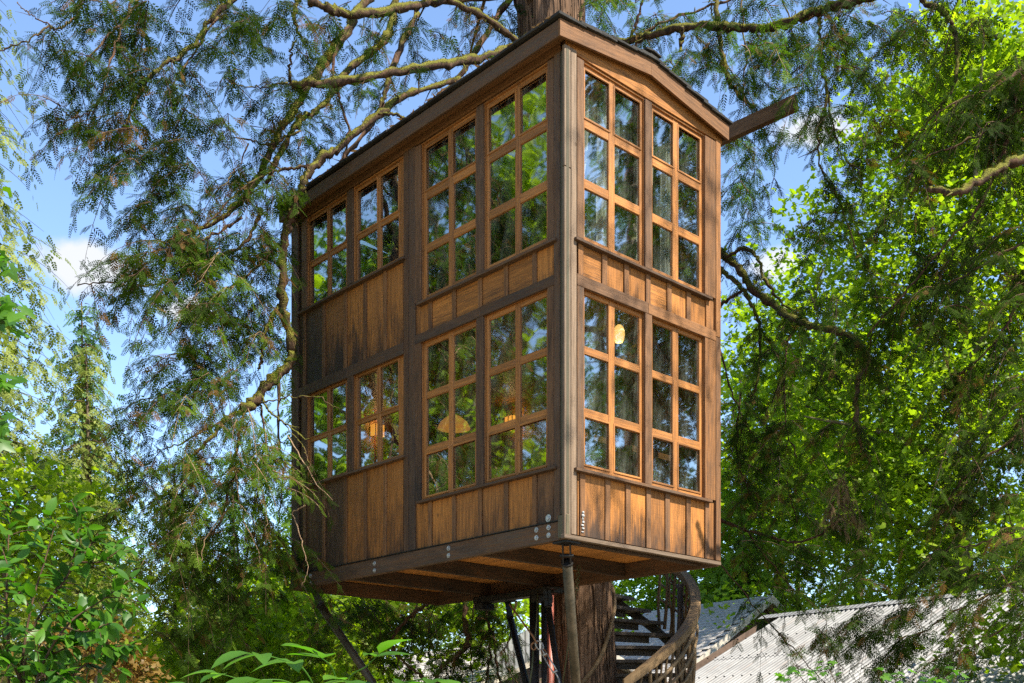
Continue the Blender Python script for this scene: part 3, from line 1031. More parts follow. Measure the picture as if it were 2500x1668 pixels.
# ------------------------------------------------------------------ lamps, curtains inside
def lathe(prof, seg=20):
    v, f = [], []
    for (r, z) in prof:
        for k in range(seg):
            a = 2 * pi * k / seg
            v.append((r * cos(a), r * sin(a), z))
    for i in range(len(prof) - 1):
        for k in range(seg):
            f.append((i * seg + k, i * seg + (k + 1) % seg, (i + 1) * seg + (k + 1) % seg, (i + 1) * seg + k))
    return v, f


def lathe_obj(name, prof, mat, parent, seg=20, loc=(0, 0, 0)):
    v, f = lathe(prof, seg)
    me = bpy.data.meshes.new(name); me.from_pydata(v, [], f)
    for p in me.polygons: p.use_smooth = True
    return link(name, me, parent, loc, None, mat)


def lamp_light(parent, loc, e, c, r=.05):
    l = bpy.data.lights.new("bulb", 'POINT'); l.energy = e; l.color = c; l.shadow_soft_size = r
    o = bpy.data.objects.new("bulb", l); o.location = loc; o.parent = parent; COL.objects.link(o)


def sconce(x, y, z, rz, label):
    t = thing("wall_sconce", label, "wall lamp", loc2w(x, y, z), pi / 2 - TH + rz, "lit box sconces inside the cabin")
    mb = MB(); mb.box(-.05, .05, -.012, 0, -.08, .10, .003); mb.build("back_plate", M['inner'], t, (.1, .4, 0, 1))
    mb = MB()
    for s_ in (-1, 1): mb.box(s_ * .085 - .003, s_ * .085 + .003, -.15, -.02, -.09, .09)
    mb.box(-.085, .085, -.155, -.15, -.09, .09)
    mb.build("shade", M['lamp'], t)
    mb = MB()
    for s_ in (-.088, 0, .088):
        mb.box(s_ - .006, s_ + .006, -.163, -.156, -.10, .10)
    mb.build("shade_frame", M['inner'], t, (.1, .3, 0, 1))
    lamp_light(t, (0, -.09, .13), 1.3, (1.0, .55, .2))
    lamp_light(t, (0, -.09, -.13), .6, (1.0, .55, .2))


sconce(2.70, 3.72, 6.36, -pi / 2, "small lit box sconce with amber paper on the cabin's long back wall")
sconce(1.45, 5.66, 6.40, 0.0, "small lit box sconce with amber paper on the cabin's narrow end wall")
pt = thing("hanging_lamp", "wide shallow tan lampshade hanging inside the lower room", "lamp", loc2w(1.62, 3.9, 6.12), pi / 2 - TH)
lathe_obj("shade", [(.03, .20), (.10, .17), (.20, .09), (.245, .0), (.24, .0), (.19, .085), (.09, .165), (.03, .195)], M['tan_shade'], pt)
MB().tube([(0, 0, .19), (0, 0, .58)], .006, 6).build("cord", M['black_steel'], pt)
pd = thing("pendant_lamp", "small lit amber glass pendant lamp behind the lower corner window", "lamp", loc2w(1.21, .30, 6.42), 0)
lathe_obj("shade", [(.02, .12), (.045, .10), (.066, .05), (.07, .0), (.06, -.06), (.045, -.09), (.0, -.092)], M['pendant'], pd)
MB().tube([(0, 0, .118), (0, 0, .26)], .006, 6).build("cord", M['black_steel'], pd)
lamp_light(pd, (0, 0, -.16), 1.5, (1.0, .7, .35))


def curtain(x0, x1, z0, z1, pinch, label):
    n_, m_ = 26, 18
    v, f = [], []
    for j in range(m_):
        t = j / (m_ - 1)
        z = z1 + (z0 - z1) * t
        wdt = 1 - pinch * math.exp(-((t - .68) / .22)**2)
        for i in range(n_):
            s = i / (n_ - 1)
            x = x0 + (x1 - x0) * (s if pinch <= 0 else (s * wdt))
            y = .24 + .035 * sin(s * 19 + t * 1.2) * (1 - .3 * t) + .015 * sin(s * 7 + 2)
            v.append((x - (x0 + x1) / 2, y - .24, z - z0))
    for j in range(m_ - 1):
        for i in range(n_ - 1):
            a = j * n_ + i
            f.append((a, a + 1, a + n_ + 1, a + n_))
    me = bpy.data.meshes.new("curtain"); me.from_pydata(v, [], f)
    for p in me.polygons: p.use_smooth = True
    o = link("curtain", me, None, tuple(loc2w((x0 + x1) / 2, .24, z0)), None, M['cloth'])
    o.rotation_euler = (0, 0, pi / 2 - TH)
    tag(o, label, "curtain", "white curtains in the upper corner room")


curtain(.30, .62, 7.22, 9.0, .35, "white curtain tied back beside the corner post in the upper window")
curtain(.78, 1.16, 7.22, 9.0, .55, "white curtain hanging from the middle of the left upper short-wall window")
curtain(1.50, 1.78, 7.22, 9.0, .3, "white curtain just right of the middle post of the upper short wall")
curtain(1.95, 2.12, 7.22, 9.0, .2, "narrow white curtain in the last upper window of the short wall")
# ------------------------------------------------------------------ foliage kit
def frond_base(pairs=6, l0=.36, wd=.098, ang=42, curl=.10):
    v, f = [], []
    def quad(a, d, l, w, zb=0.0):
        a = np.asarray(a, float); d = nz(d)
        s = np.array([-d[1], d[0], 0])
        m = a + d * l * .5
        t = a + d * l
        k = len(v)
        v.extend([a, m + s * w / 2, t, m - s * w / 2])
        f.append([k, k + 1, k + 2, k + 3])
    quad((0, 0, 0), (0, 1, 0), .95, .018)
    for i in range(pairs):
        y = .07 + .86 * i / pairs
        for sd in (-1, 1):
            a = radians(ang + 14 * (1 - y) * 1)
            l = l0 * (1 - .62 * y) * (1.0 if i else .75)
            quad((0, y + (.03 if sd > 0 else 0), 0), (sd * sin(a), cos(a), 0), l, wd * (1 - .3 * y))
    quad((0, .86, 0), (0, 1, 0), .16, .04)
    v = np.array(v)
    v[:, 2] -= curl * (v[:, 1]**2) + .28 * np.abs(v[:, 0])**1.5
    return v, np.array(f)


FROND, FRONDF = frond_base(6)
FROND_FAR, FROND_FARF = frond_base(4, .46, .24, 46)
FROND_THIN, FROND_THINF = frond_base(9, .24, .036, 36, .16)


class Foliage:
    """collects fronds (as matrices) and twigs"""

    def __init__(s, base=(FROND, FRONDF)):
        s.base = base; s.pos, s.axis, s.nrm, s.sc, s.r = [], [], [], [], []
        s.tw = Soup()
    def add(s, pos, axis, nrm, sc, r):
        s.pos.append(pos); s.axis.append(axis); s.nrm.append(nrm); s.sc.append(sc); s.r.append(r)
    def count(s): return sum(len(p) for p in s.pos)
    def build(s, name, mat, parent, loc, twig_mat=None, twig_name="twigs"):
        pos, ax, nr = np.vstack(s.pos), np.vstack(s.axis), np.vstack(s.nrm)
        sc, r = np.concatenate(s.sc), np.concatenate(s.r)
        ax /= np.linalg.norm(ax, axis=1)[:, None] + 1e-9
        x = np.cross(ax, nr); x /= np.linalg.norm(x, axis=1)[:, None] + 1e-9
        z = np.cross(x, ax)
        Mx = np.stack([x, ax, z], -1) * sc[:, None, None]
        so = Soup(); so.stamp(s.base[0], s.base[1], Mx, pos, r)
        o = so.build(name, mat, parent, False, 'stuff', loc)
        if s.tw.n and twig_mat is not None:
            s.tw.build(twig_name, twig_mat, parent, True, 'stuff', loc)
        return o


UPV = np.array([0, 0, 1.0])


def bough(fo, start, d, L,  droop=.5, sub=.23, fs=.215, sub_sp=.062, fr_sp=.038, thick=.008, hang=.34, tone=None, twigs=True):
    d = nz(d)
    n = max(5, int(L / .12))
    t = np.linspace(0, 1, n)[:, None]
    wob = nrng.normal(0, .02 * L, (3,))
    pts = start + d * L * t + np.array([0, 0, -droop * L]) * t**2 + wob * np.sin(t * 5)
    if twigs: fo.tw.tube(pts, np.linspace(thick, thick * .25, n), 3)
    T = np.gradient(pts, axis=0); T /= np.linalg.norm(T, axis=1)[:, None]
    tone = rng.random() if tone is None else tone
    ns = max(2, int(L * .92 / sub_sp))
    for k in range(ns + 1):
        q = .08 + .92 * k / ns
        i = min(n - 1, int(q * (n - 1)))
        p, Tt = pts[i], T[i]
        S = nz(np.cross(Tt, UPV) + nrng.normal(0, .15, 3))
        sd = 1 if k % 2 else -1
        if k == ns: sdir, l = nz(Tt + (0, 0, -.2)), sub * .6
        else:
            sdir = nz(Tt * .55 + S * sd * .75 + np.array([0, 0, -hang * .6]) + nrng.normal(0, .18, 3))
            l = sub * (1.05 - .55 * q) * rng.uniform(.7, 1.25)
        m = max(2, int(l / fr_sp))
        u = (np.arange(m) + .6) / m
        fp = p + sdir * l * u[:, None] + np.array([0, 0, -hang * l * .55]) * (u**2)[:, None]
        tt = sdir + np.array([0, 0, -hang * 1.1]) * u[:, None]
        S2 = np.cross(tt, UPV) + nrng.normal(0, .2, (m, 3))
        S2 /= np.linalg.norm(S2, axis=1)[:, None] + 1e-9
        alt = np.where(np.arange(m) % 2 == 0, 1.0, -1.0)[:, None]
        ax = tt * .75 + S2 * alt * .62 + np.array([0, 0, -hang * .55]) + nrng.normal(0, .22, (m, 3))
        nm = np.cross(S2, tt) + nrng.normal(0, .45, (m, 3))
        fo.add(fp, ax, nm, fs * nrng.uniform(.6, 1.15, m) * (1.05 - .35 * u), np.clip(tone + nrng.normal(0, .2, m), 0, 1))
        if twigs and twigs != 'main':
            e = fp[-1] if m > 1 else p + sdir * l
            fo.tw.tube([p, (p + fp[m // 2]) / 2 + sdir * .01, e], [thick * .45, thick * .35, thick * .2], 3)


def brush(fo, lst, dens=1.0, **kw):
    """lst rows: x, y, rx, ry (photo width 2350), depth, depth spread, count, length, sideways lean"""
    for (x, y, rx, ry, Y, dY, n, L, lean) in lst:
        n = int(n * dens + rng.random())
        for _ in range(n):
            a, q = rng.uniform(0, 2 * pi), math.sqrt(rng.random())
            Yd = Y + rng.uniform(-dY, dY)
            k = Yd / FPX * 2500 / 2350
            l = L * .82 * rng.uniform(.55, 1.3)
            p = Q(x + rx * .82 * q * cos(a), y + ry * .86 * q * sin(a), Yd) + np.array([-lean * l * .45, 0, l * .38])
            az = rng.uniform(0, 2 * pi)
            d = np.array([lean * 1.1 + .55 * cos(az), .55 * sin(az), rng.uniform(-.45, .15)])
            bough(fo, p, d, l, droop=rng.uniform(.35, .95), **kw)


def limb(parent, base, pts, r0, r1, mat='limb', name="branch", lump=.14, n=8, sides=10, moss_tufts=None, jig=1.0):
    pts = np.array([Q(x, y, Y) for (x, y, Y) in pts])
    sp = catmull(pts, n)
    L = np.linalg.norm(np.diff(sp, axis=0), axis=1).sum()
    sp = sp + nrng.normal(0, .012 * jig, sp.shape) * (np.minimum(1, np.arange(len(sp)) / 3)[:, None])
    rad = np.linspace(r0, r1, len(sp)) * (1 + .15 * nrng.standard_normal(len(sp)))
    v, f, uv, caps = tube_arrays(sp, rad, sides, lump)
    tip = [np.array([c]) for c in caps]
    vs, fs = [v], [f]
    nv = len(v)
    if mat in ('limb', 'limb_bare') and r0 > .012:
        for k in range(int(L * 1.6)):
            i = rng.randrange(2, len(sp) - 1)
            T = nz(sp[min(i + 1, len(sp) - 1)] - sp[i - 1])
            o_ = nz(np.cross(T, nrng.normal(0, 1, 3)) + T * rng.uniform(.1, .7) + (0, 0, -.25))
            l_ = rng.uniform(.06, .34)
            r_ = min(rad[i] * .45, rng.uniform(.004, .013))
            q = np.array([sp[i], sp[i] + o_ * l_ * .5 + nrng.normal(0, .015, 3), sp[i] + o_ * l_ + nrng.normal(0, .03, 3)])
            v2, f2, _, _ = tube_arrays(q, np.array([r_ * 1.3, r_, r_ * .4]), 5)
            vs.append(v2); fs.append(f2 + nv); nv += len(v2)
    me = mesh_np(name, np.vstack(vs), [np.vstack(fs)] + tip, True)
    o = link(name, me, parent, tuple(-np.asarray(base)), None, M[mat])
    if moss_tufts is not None and mat == 'limb':
        for i in range(len(sp) - 1):
            c = max(3, int(np.linalg.norm(sp[i + 1] - sp[i]) * 200 * (r0 / .05)))
            for _ in range(c):
                q = sp[i] + (sp[i + 1] - sp[i]) * rng.random()
                a = rng.gauss(pi / 2, 1.0)
                tdir = nz(sp[i + 1] - sp[i]); s_ = nz(np.cross(tdir, UPV)); b_ = np.cross(s_, tdir)
                o_ = s_ * cos(a) + b_ * sin(a)
                q = q + o_ * rad[i] * .95
                l = rng.uniform(.010, .032)
                w = s_ * .4 + tdir * rng.uniform(-.8, .8)
                w = nz(w) * l * .45
                tipd = o_ * l + tdir * rng.uniform(-.5, .5) * l + (np.array([0, 0, -l * 1.2]) if b_[2] * sin(a) < 0 else 0)
                moss_tufts.add([q - w * .5, q + w * .5, q + tipd], [[0, 1, 2]])
    return o, sp


def trunk_mesh(x_of_z, y, z0, z1, r_of_z, seg=72, dz=.16, ridge=.055, seed=3):
    g = np.random.default_rng(seed)
    z = np.arange(z0, z1 + dz, dz)
    a = np.arange(seg) / seg * 2 * pi
    ZZ, AA = np.meshgrid(z, a, indexing='ij')
    off = np.zeros_like(ZZ)
    for k in range(26):
        m = int(g.integers(5, 34)); ph = g.uniform(0, 6.28); w = g.uniform(-.25, .25); w2 = g.uniform(.2, 1.4); p2 = g.uniform(0, 6.28)
        off += np.sin(m * AA + ph + w * ZZ + .6 * np.sin(ZZ * w2 + p2)) * (1.0 / (1 + m * .06))
    off = off / 5.0
    off = np.tanh(off * 1.3)
    R = np.array([r_of_z(q) for q in z])[:, None] * (1 + .05 * np.sin(3 * AA + 1)) + ridge * off
    X = np.array([x_of_z(q) for q in z])[:, None] + R * np.cos(AA)
    Yv = y + R * np.sin(AA)
    v = np.stack([X, Yv, ZZ], -1).reshape(-1, 3)
    n = len(z)
    i = np.arange(n - 1)[:, None] * seg; j = np.arange(seg)[None]; jn = (j + 1) % seg
    f = np.stack([i + j, i + jn, i + seg + jn, i + seg + j], -1).reshape(-1, 4)
    return mesh_np("trunk", v, f, True)


# ------------------------------------------------------------------ the host cedar
TRX = lambda z: 1.04 - .0475 * (z - 3.16)
TRY = 16.75
BASE = np.array([TRX(0), TRY, 0.0])
cedar = thing("cedar_tree", "huge mossy limbed cedar whose trunk rises behind and carries the treehouse", "tree", BASE)
link("trunk", trunk_mesh(TRX, TRY, -.3, 24, lambda z: .50 * (1 - max(0, z - 13) * .035) + .35 * math.exp(-max(0, z + .3) * 1.1)), cedar, tuple(-BASE), None, M['bark'])
# peeling bark strips
strips = Soup()
for k in range(420):
    z = rng.uniform(.5, 13); a = rng.uniform(-pi, 0.15); l = rng.uniform(.25, 1.0); w = rng.uniform(.006, .022)
    r = .52 + rng.uniform(0, .02)
    n_ = 6
    vv, ff = [], []
    for i in range(n_):
        t_ = i / (n_ - 1); zz_ = z + l * t_; rr = r + .03 * (t_ - .5)**2 * rng.uniform(.5, 1.5)
        for s_ in (-1, 1):
            aa = a + s_ * w / r + .05 * sin(t_ * 3)
            vv.append((TRX(zz_) + rr * cos(aa), TRY + rr * sin(aa), zz_))
    for i in range(n_ - 1): ff.append([2 * i, 2 * i + 1, 2 * i + 3, 2 * i + 2])
    strips.add(vv, ff)
strips.build("bark_strips", M['bark'], cedar, True, 'stuff', tuple(-BASE))

tufts = Soup()
LIMBS = [
    # upper left, over the roof
    ([(1215, 110, 16.3), (1185, 92, 16), (1113, 42, 15.6), (1029, 0, 15.2), (960, -40, 15)], .050, .035, 'limb'),
    ([(1240, -25, 16.4), (1017, 2, 15.4), (933, 17, 15), (824, 33, 14.6), (765, 25, 14.4), (706, 6, 14.2)], .060, .052, 'limb'),
    ([(1250, 60, 16.6), (1160, 113, 15.8), (1059, 142, 15.2), (933, 159, 14.7), (799, 184, 14.4), (670, 195, 14.2)], .048, .058, 'limb'),
    ([(670, 194, 14.2), (664, 165, 14.1), (668, 130, 14.0), (676, 95, 14.0)], .022, .010, 'limb'),
    ([(1055, 182, 15.6), (933, 218, 15.1), (866, 268, 14.8), (778, 335, 14.6), (723, 378, 14.5), (694, 428, 14.5), (677, 474, 14.6), (660, 520, 14.7), (648, 600, 14.8), (650, 700, 14.9), (668, 790, 15), (664, 835, 15), (610, 885, 14.9), (590, 915, 14.8), (560, 940, 14.7)], .042, .068, 'limb'),
    ([(1240, 190, 16.7), (1180, -10, 16.9), (1160, -90, 17)], .05, .05, 'limb_bare'),
    ([(848, -10, 16.5), (786, 84, 16), (723, 176, 15.6), (664, 269, 15.2), (639, 302, 15), (596, 400, 14.8), (540, 475, 14.6), (470, 520, 14.4), (400, 545, 14.2)], .070, .022, 'limb'),
    ([(912, -10, 17), (887, 84, 16.8), (807, 155, 16.3), (735, 250, 16), (690, 275, 15.8), (650, 340, 15.5), (610, 420, 15.3)], .058, .030, 'limb'),
    ([(958, 30, 17), (907, 138, 16.6), (881, 223, 16.2), (865, 272, 16), (794, 356, 15.6), (760, 420, 15.5)], .046, .024, 'limb_bare'),
    ([(1176, -10, 16.8), (1109, 88, 16.5), (1050, 180, 16.2), (985, 240, 16)], .050, .030, 'limb_bare'),
    ([(800, 60, 15.5), (765, 130, 15.3), (770, 200, 15.3), (800, 300, 15.4), (790, 370, 15.4), (815, 420, 15.5)], .026, .012, 'limb_bare'),
    ([(690, -10, 14.4), (675, 30, 14.3), (690, 85, 14.2), (705, 100, 14.2)], .032, .012, 'limb'),
    ([(868, 262, 14.7), (905, 262, 14.7), (935, 275, 14.8)], .022, .014, 'limb'),
    ([(723, 378, 14.5), (690, 384, 14.4), (640, 392, 14.3), (560, 430, 14.1), (470, 520, 13.9)], .020, .010, 'limb_bare'),
    ([(640, 700, 14.9), (610, 760, 14.8), (605, 800, 14.8), (590, 850, 14.8)], .030, .018, 'limb'),
    # left, drooping into the sky
    ([(548, -10, 14), (486, 40, 13.8), (461, 83, 13.6), (406, 136, 13.4), (378, 144, 13.3), (330, 200, 13.2), (290, 280, 13.1), (260, 330, 13)], .034, .010, 'limb'),
    ([(330, -20, 13.6), (300, 30, 13.4), (250, 80, 13.3), (200, 140, 13.2), (150, 190, 13.1)], .020, .007, 'limb_bare'),
    ([(310, -20, 13.6), (285, 60, 13.4), (252, 150, 13.2), (232, 220, 13.1), (205, 260, 13), (160, 268, 13), (130, 235, 13)], .014, .005, 'limb_bare'),
    ([(200, -20, 13.4), (165, 47, 13.2), (130, 68, 13.1), (112, 58, 13.1), (70, 35, 13), (38, 5, 13)], .016, .005, 'limb_bare'),
    ([(112, 60, 13.1), (60, 95, 12.9), (0, 116, 12.8), (-40, 120, 12.8)], .012, .006, 'limb_bare'),
    ([(500, 40, 13.8), (440, 130, 13.6), (395, 200, 13.5), (380, 260, 13.4)], .016, .006, 'limb_bare'),
    ([(660, 190, 14.6), (600, 200, 14.4), (540, 195, 14.2), (520, 180, 14.2)], .011, .005, 'limb_bare'),
    ([(690, 300, 15), (620, 330, 14.8), (575, 322, 14.6), (515, 310, 14.4)], .016, .006, 'limb_bare'),
    ([(570, 330, 14.6), (540, 390, 14.4), (505, 430, 14.2)], .010, .005, 'limb_bare'),
    ([(555, 500, 14.3), (490, 540, 14.1), (420, 560, 13.9), (380, 560, 13.8), (345, 530, 13.6)], .018, .007, 'limb_bare'),
    ([(600, 480, 14.6), (560, 560, 14.4), (470, 600, 14.2), (380, 650, 13.8), (280, 650, 13.2), (180, 655, 12.8)], .024, .006, 'limb_bare'),
    ([(640, 560, 14.9), (560, 640, 14.6), (470, 690, 14.3), (390, 770, 14)], .022, .007, 'limb_bare'),
    # below the elbow beside the long wall
    ([(590, 915, 14.8), (560, 942, 14.7), (520, 960, 14.6), (480, 1010, 14.5), (420, 1060, 14.4), (360, 1080, 14.2)], .042, .012, 'limb'),
    ([(600, 905, 14.8), (612, 935, 14.7), (640, 960, 14.6), (672, 985, 14.4), (705, 1010, 14.2)], .016, .008, 'limb'),
    ([(560, 945, 14.7), (540, 1050, 14.6), (510, 1180, 14.6), (460, 1260, 14.6), (420, 1290, 14.6)], .022, .007, 'limb_bare'),
    ([(520, 960, 14.6), (430, 1010, 14.4), (380, 1030, 14.3), (355, 1035, 14.2)], .014, .005, 'limb_bare'),
    ([(600, 930, 14.8), (608, 1020, 14.8), (600, 1110, 14.8), (580, 1180, 14.8), (590, 1250, 14.9), (600, 1300, 14.9), (560, 1400, 15)], .014, .005, 'limb_bare'),
    ([(640, 870, 15), (640, 1000, 15), (648, 1100, 15), (640, 1200, 15.1)], .018, .008, 'limb_bare'),
    ([(600, 925, 14.7), (655, 915, 14.4), (720, 910, 14.1), (770, 935, 13.9), (800, 948, 13.8)], .010, .004, 'limb_bare'),
    ([(640, 960, 14.6), (690, 1020, 14.2), (705, 1050, 14.0), (718, 1095, 13.9)], .008, .004, 'limb_bare'),
    # under the floor
    ([(1000, 1375, 18.6), (960, 1400, 18.5), (925, 1430, 18.5), (900, 1470, 18.5), (915, 1510, 18.5), (960, 1545, 18.4), (1000, 1600, 18.4)], .038, .022, 'limb_bare'),
    ([(1070, 1370, 18.8), (1066, 1420, 18.7), (1075, 1465, 18.6), (1060, 1495, 18.5), (1015, 1530, 18.4), (1000, 1560, 18.4), (1020, 1600, 18.4)], .046, .040, 'limb_bare'),
    ([(1150, 1375, 18.8), (1120, 1385, 18.7), (1120, 1430, 18.7), (1135, 1470, 18.7), (1140, 1530, 18.7), (1160, 1600, 18.7)], .030, .018, 'limb_bare'),
    ([(1185, 1380, 18.5), (1170, 1460, 18.5), (1160, 1520, 18.5), (1190, 1570, 18.5)], .018, .010, 'limb_bare'),
    ([(1110, 1360, 18.8), (1125, 1480, 18.7), (1112, 1580, 18.7)], .020, .018, 'limb_bare'),
    ([(960, 1370, 19), (945, 1450, 18.9), (940, 1560, 18.9)], .012, .008, 'limb_bare'),
    ([(1000, 1380, 19), (985, 1470, 18.9), (1060, 1560, 18.9)], .012, .007, 'limb_bare'),
    ([(1090, 1375, 18.9), (1080, 1480, 18.8), (1085, 1580, 18.8)], .014, .008, 'limb_bare'),
    ([(850, 1375, 18.4), (870, 1440, 18.4), (865, 1510, 18.4)], .010, .005, 'limb_bare'),
    # right of the roof
    ([(1300, 110, 17), (1450, 92, 16.4), (1500, 78, 16), (1600, 60, 15.6), (1690, 62, 15.2), (1745, 64, 15), (1820, 48, 14.7), (1860, 30, 14.6), (1960, 2, 14.3), (2060, -30, 14)], .040, .066, 'limb'),
    ([(1562, 118, 15.7), (1563, 90, 15.7), (1565, 62, 15.6)], .03, .026, 'limb'),
    ([(1640, -30, 16), (1655, 100, 15.8), (1668, 170, 15.6), (1690, 210, 15.7), (1730, 250, 15.8)], .034, .026, 'limb'),
    ([(1445, 120, 16.4), (1500, 60, 16.4), (1620, 20, 16.4), (1700, -10, 16.4)], .026, .016, 'limb_bare'),
    ([(1440, 110, 16.6), (1465, 40, 16.6), (1480, -20, 16.6)], .022, .018, 'limb_bare'),
    ([(1880, 40, 14.6), (1882, 90, 14.6), (1890, 170, 14.5), (1898, 230, 14.4), (1880, 300, 14.4), (1882, 380, 14.4), (1915, 440, 14.4), (1965, 570, 14.4)], .024, .008, 'limb'),
    ([(1895, 190, 14.5), (1915, 310, 14.4), (1945, 370, 14.3), (1985, 390, 14.2)], .014, .007, 'limb_bare'),
    ([(1700, -20, 15.6), (1710, 130, 15.5), (1712, 230, 15.5), (1760, 320, 15.5), (1780, 420, 15.4)], .014, .005, 'limb_bare'),
    ([(1790, -20, 15.6), (1820, 70, 15.4), (1860, 150, 15.2), (1880, 230, 15)], .012, .005, 'limb_bare'),
    # beside the short wall
    ([(1640, 560, 17.4), (1668, 585, 17.1), (1705, 570, 16.8), (1735, 590, 16.6), (1755, 640, 16.5), (1790, 690, 16.4), (1830, 720, 16.3), (1850, 760, 16.2)], .034, .012, 'limb'),
    ([(1630, 570, 17.6), (1690, 610, 17.2), (1725, 660, 17), (1780, 705, 16.7), (1830, 735, 15.8), (1890, 755, 15.0), (1940, 765, 14.5), (1975, 795, 14.3), (1990, 830, 14.2), (1970, 870, 14.2), (1965, 900, 14.2), (1967, 980, 14.2), (1975, 1020, 14.2), (2000, 1060, 14.2)], .060, .018, 'limb'),
    ([(1640, 610, 17.4), (1690, 650, 17.2), (1725, 700, 17), (1745, 760, 16.9), (1740, 860, 16.8), (1720, 930, 16.8), (1700, 1000, 16.8)], .036, .010, 'limb'),
    ([(1640, 720, 17.4), (1665, 690, 17.2), (1700, 670, 17)], .03, .03, 'limb_bare'),
    ([(1830, 740, 16.4), (1805, 800, 16.2), (1800, 870, 16.2), (1805, 980, 16.2), (1830, 1050, 16.1)], .018, .008, 'limb_bare'),
    ([(1640, 750, 17.2), (1680, 900, 17), (1730, 1000, 16.9), (1790, 1060, 16.8), (1830, 1200, 16.8)], .016, .006, 'limb_bare'),
    ([(1640, 1190, 17.2), (1740, 1225, 16.8), (1830, 1245, 16.5), (1900, 1215, 16.3), (1925, 1190, 16.2)], .026, .010, 'limb_bare'),
    ([(1700, 900, 17), (1690, 1040, 16.8), (1720, 1130, 16.7), (1760, 1200, 16.6)], .014, .005, 'limb_bare'),
    ([(1650, 1290, 17), (1740, 1400, 16.6), (1840, 1510, 16.2), (1900, 1580, 16)], .012, .005, 'limb_bare'),
    ([(1700, 1200, 16.9), (1800, 1330, 16.6), (1880, 1400, 16.4), (1900, 1440, 16.3)], .012, .004, 'limb_bare'),
]
SPL = []
for pts, r0, r1, mt in LIMBS:
    o, sp = limb(cedar, BASE, pts, r0, r1, mt, moss_tufts=tufts)
    SPL.append((sp, r0, r1))

fo = Foliage()
# boughs that spring from the thinner limbs
for sp, r0, r1 in SPL:
    L = np.linalg.norm(np.diff(sp, axis=0), axis=1).sum()
    low = sp[:, 2].mean() < 3.9
    n_ = int(L * (1.5 if r1 < .02 else .6))
    for _ in range(n_):
        i = rng.randrange(max(1, len(sp) // 4), len(sp) - 1)
        T = nz(sp[i + 1] - sp[i]); S = nz(np.cross(T, UPV)) * rng.choice((-1, 1))
        q = sp[i] + T * rng.random() * .1
        # nothing grows through the walls or in front of the long wall's windows
        lq = w2loc(q)
        if -1.0 < lq[0] < 3.3 and -.6 < lq[1] < 5.5 and 3.6 < lq[2] < 9.9: continue
        bough(fo, q, T * .4 + S * .6 + np.array([0, 0, -.35]), rng.uniform(.35, .8), rng.uniform(.4, .9))

LEFT = [
    (170, 40, 70, 45, 13.2, 1, 6, .8, -.4), (240, 85, 70, 55, 13.2, 1, 8, .8, -.4), (345, 45, 90, 45, 13.6, 1, 9, .8, -.3),
    (310, 140, 55, 55, 13.4, 1, 5, .7, -.3), (165, 140, 50, 40, 13, .8, 5, .7, -.5), (140, 200, 35, 45, 13, .8, 4, .7, -.3),
    (110, 285, 16, 45, 13, .5, 3, .7, -.3), (480, 25, 90, 35, 14, 1, 7, .8, -.2), (575, 60, 60, 50, 14.3, 1, 6, .8, -.1),
    (600, 130, 60, 50, 14.4, 1, 4, .7, -.1), (375, 130, 30, 40, 13.2, .7, 4, .6, -.3), (265, 190, 22, 45, 13.1, .6, 4, .8, -.1),
    (300, 225, 50, 45, 13.2, .8, 4, .7, -.3), (275, 310, 45, 55, 13.1, .8, 6, .8, -.3), (215, 335, 55, 35, 12.9, .8, 5, .8, -.8),
    (300, 390, 60, 45, 13.1, .8, 6, .8, -.3), (230, 450, 50, 30, 13, .8, 4, .8, -.8), (425, 220, 22, 50, 13.5, .6, 4, .7, 0),
    (415, 320, 18, 70, 13.5, .6, 7, .9, 0), (415, 400, 26, 45, 13.5, .6, 4, .8, 0), (480, 170, 40, 80, 14, .8, 4, .8, -.1),
    (515, 310, 30, 70, 14, .8, 4, .8, 0), (335, 445, 55, 50, 13.3, .8, 6, .8, -.3), (300, 530, 50, 40, 13.2, .8, 5, .8, -.4),
    (390, 510, 45, 50, 13.9, .9, 6, .8, -.2), (260, 648, 70, 18, 12.9, .6, 6, .8, -.9), (330, 640, 50, 35, 13.2, .8, 6, .8, -.6),
    (350, 705, 50, 40, 13.3, .8, 6, .9, -.5), (430, 590, 55, 50, 14.2, 1, 8, .8, -.3), (500, 640, 55, 60, 14.4, 1, 9, .9, -.3),
    (560, 560, 50, 60, 14.7, 1, 6, .9, -.2), (600, 650, 40, 60, 15, 1, 5, .9, -.2), (470, 750, 55, 50, 14.2, 1, 8, .9, -.3),
    (425, 830, 50, 45, 14.1, 1, 6, .9, -.3), (560, 760, 55, 70, 15, 1, 8, .9, -.2), (345, 880, 40, 30, 13.7, .8, 4, .9, -.7),
    (400, 930, 55, 45, 14, 1, 7, .9, -.4), (325, 990, 45, 30, 13.7, .8, 4, .9, -.6), (500, 890, 50, 60, 14.6, 1, 7, .9, -.2),
    (320, 1100, 80, 50, 14.2, 1, 9, 1, -.3), (430, 1090, 60, 50, 14.3, 1, 9, .9, -.3), (300, 1200, 60, 60, 14.2, 1, 6, 1, -.3),
    (430, 1230, 75, 65, 15, 1.2, 13, 1, -.2), (575, 1270, 50, 70, 15.2, 1, 8, 1, -.1), (420, 1340, 65, 55, 15.2, 1.2, 11, 1, -.2),
    (560, 1400, 80, 60, 16, 1.2, 10, 1, 0), (345, 1440, 50, 50, 15.4, 1.2, 5, 1, -.3), (640, 1280, 22, 90, 15.6, .6, 6, .9, 0),
    (480, 1480, 80, 45, 16, 1.2, 8, 1, 0), (520, 1165, 50, 50, 14.6, .8, 5, .9, -.1),
]
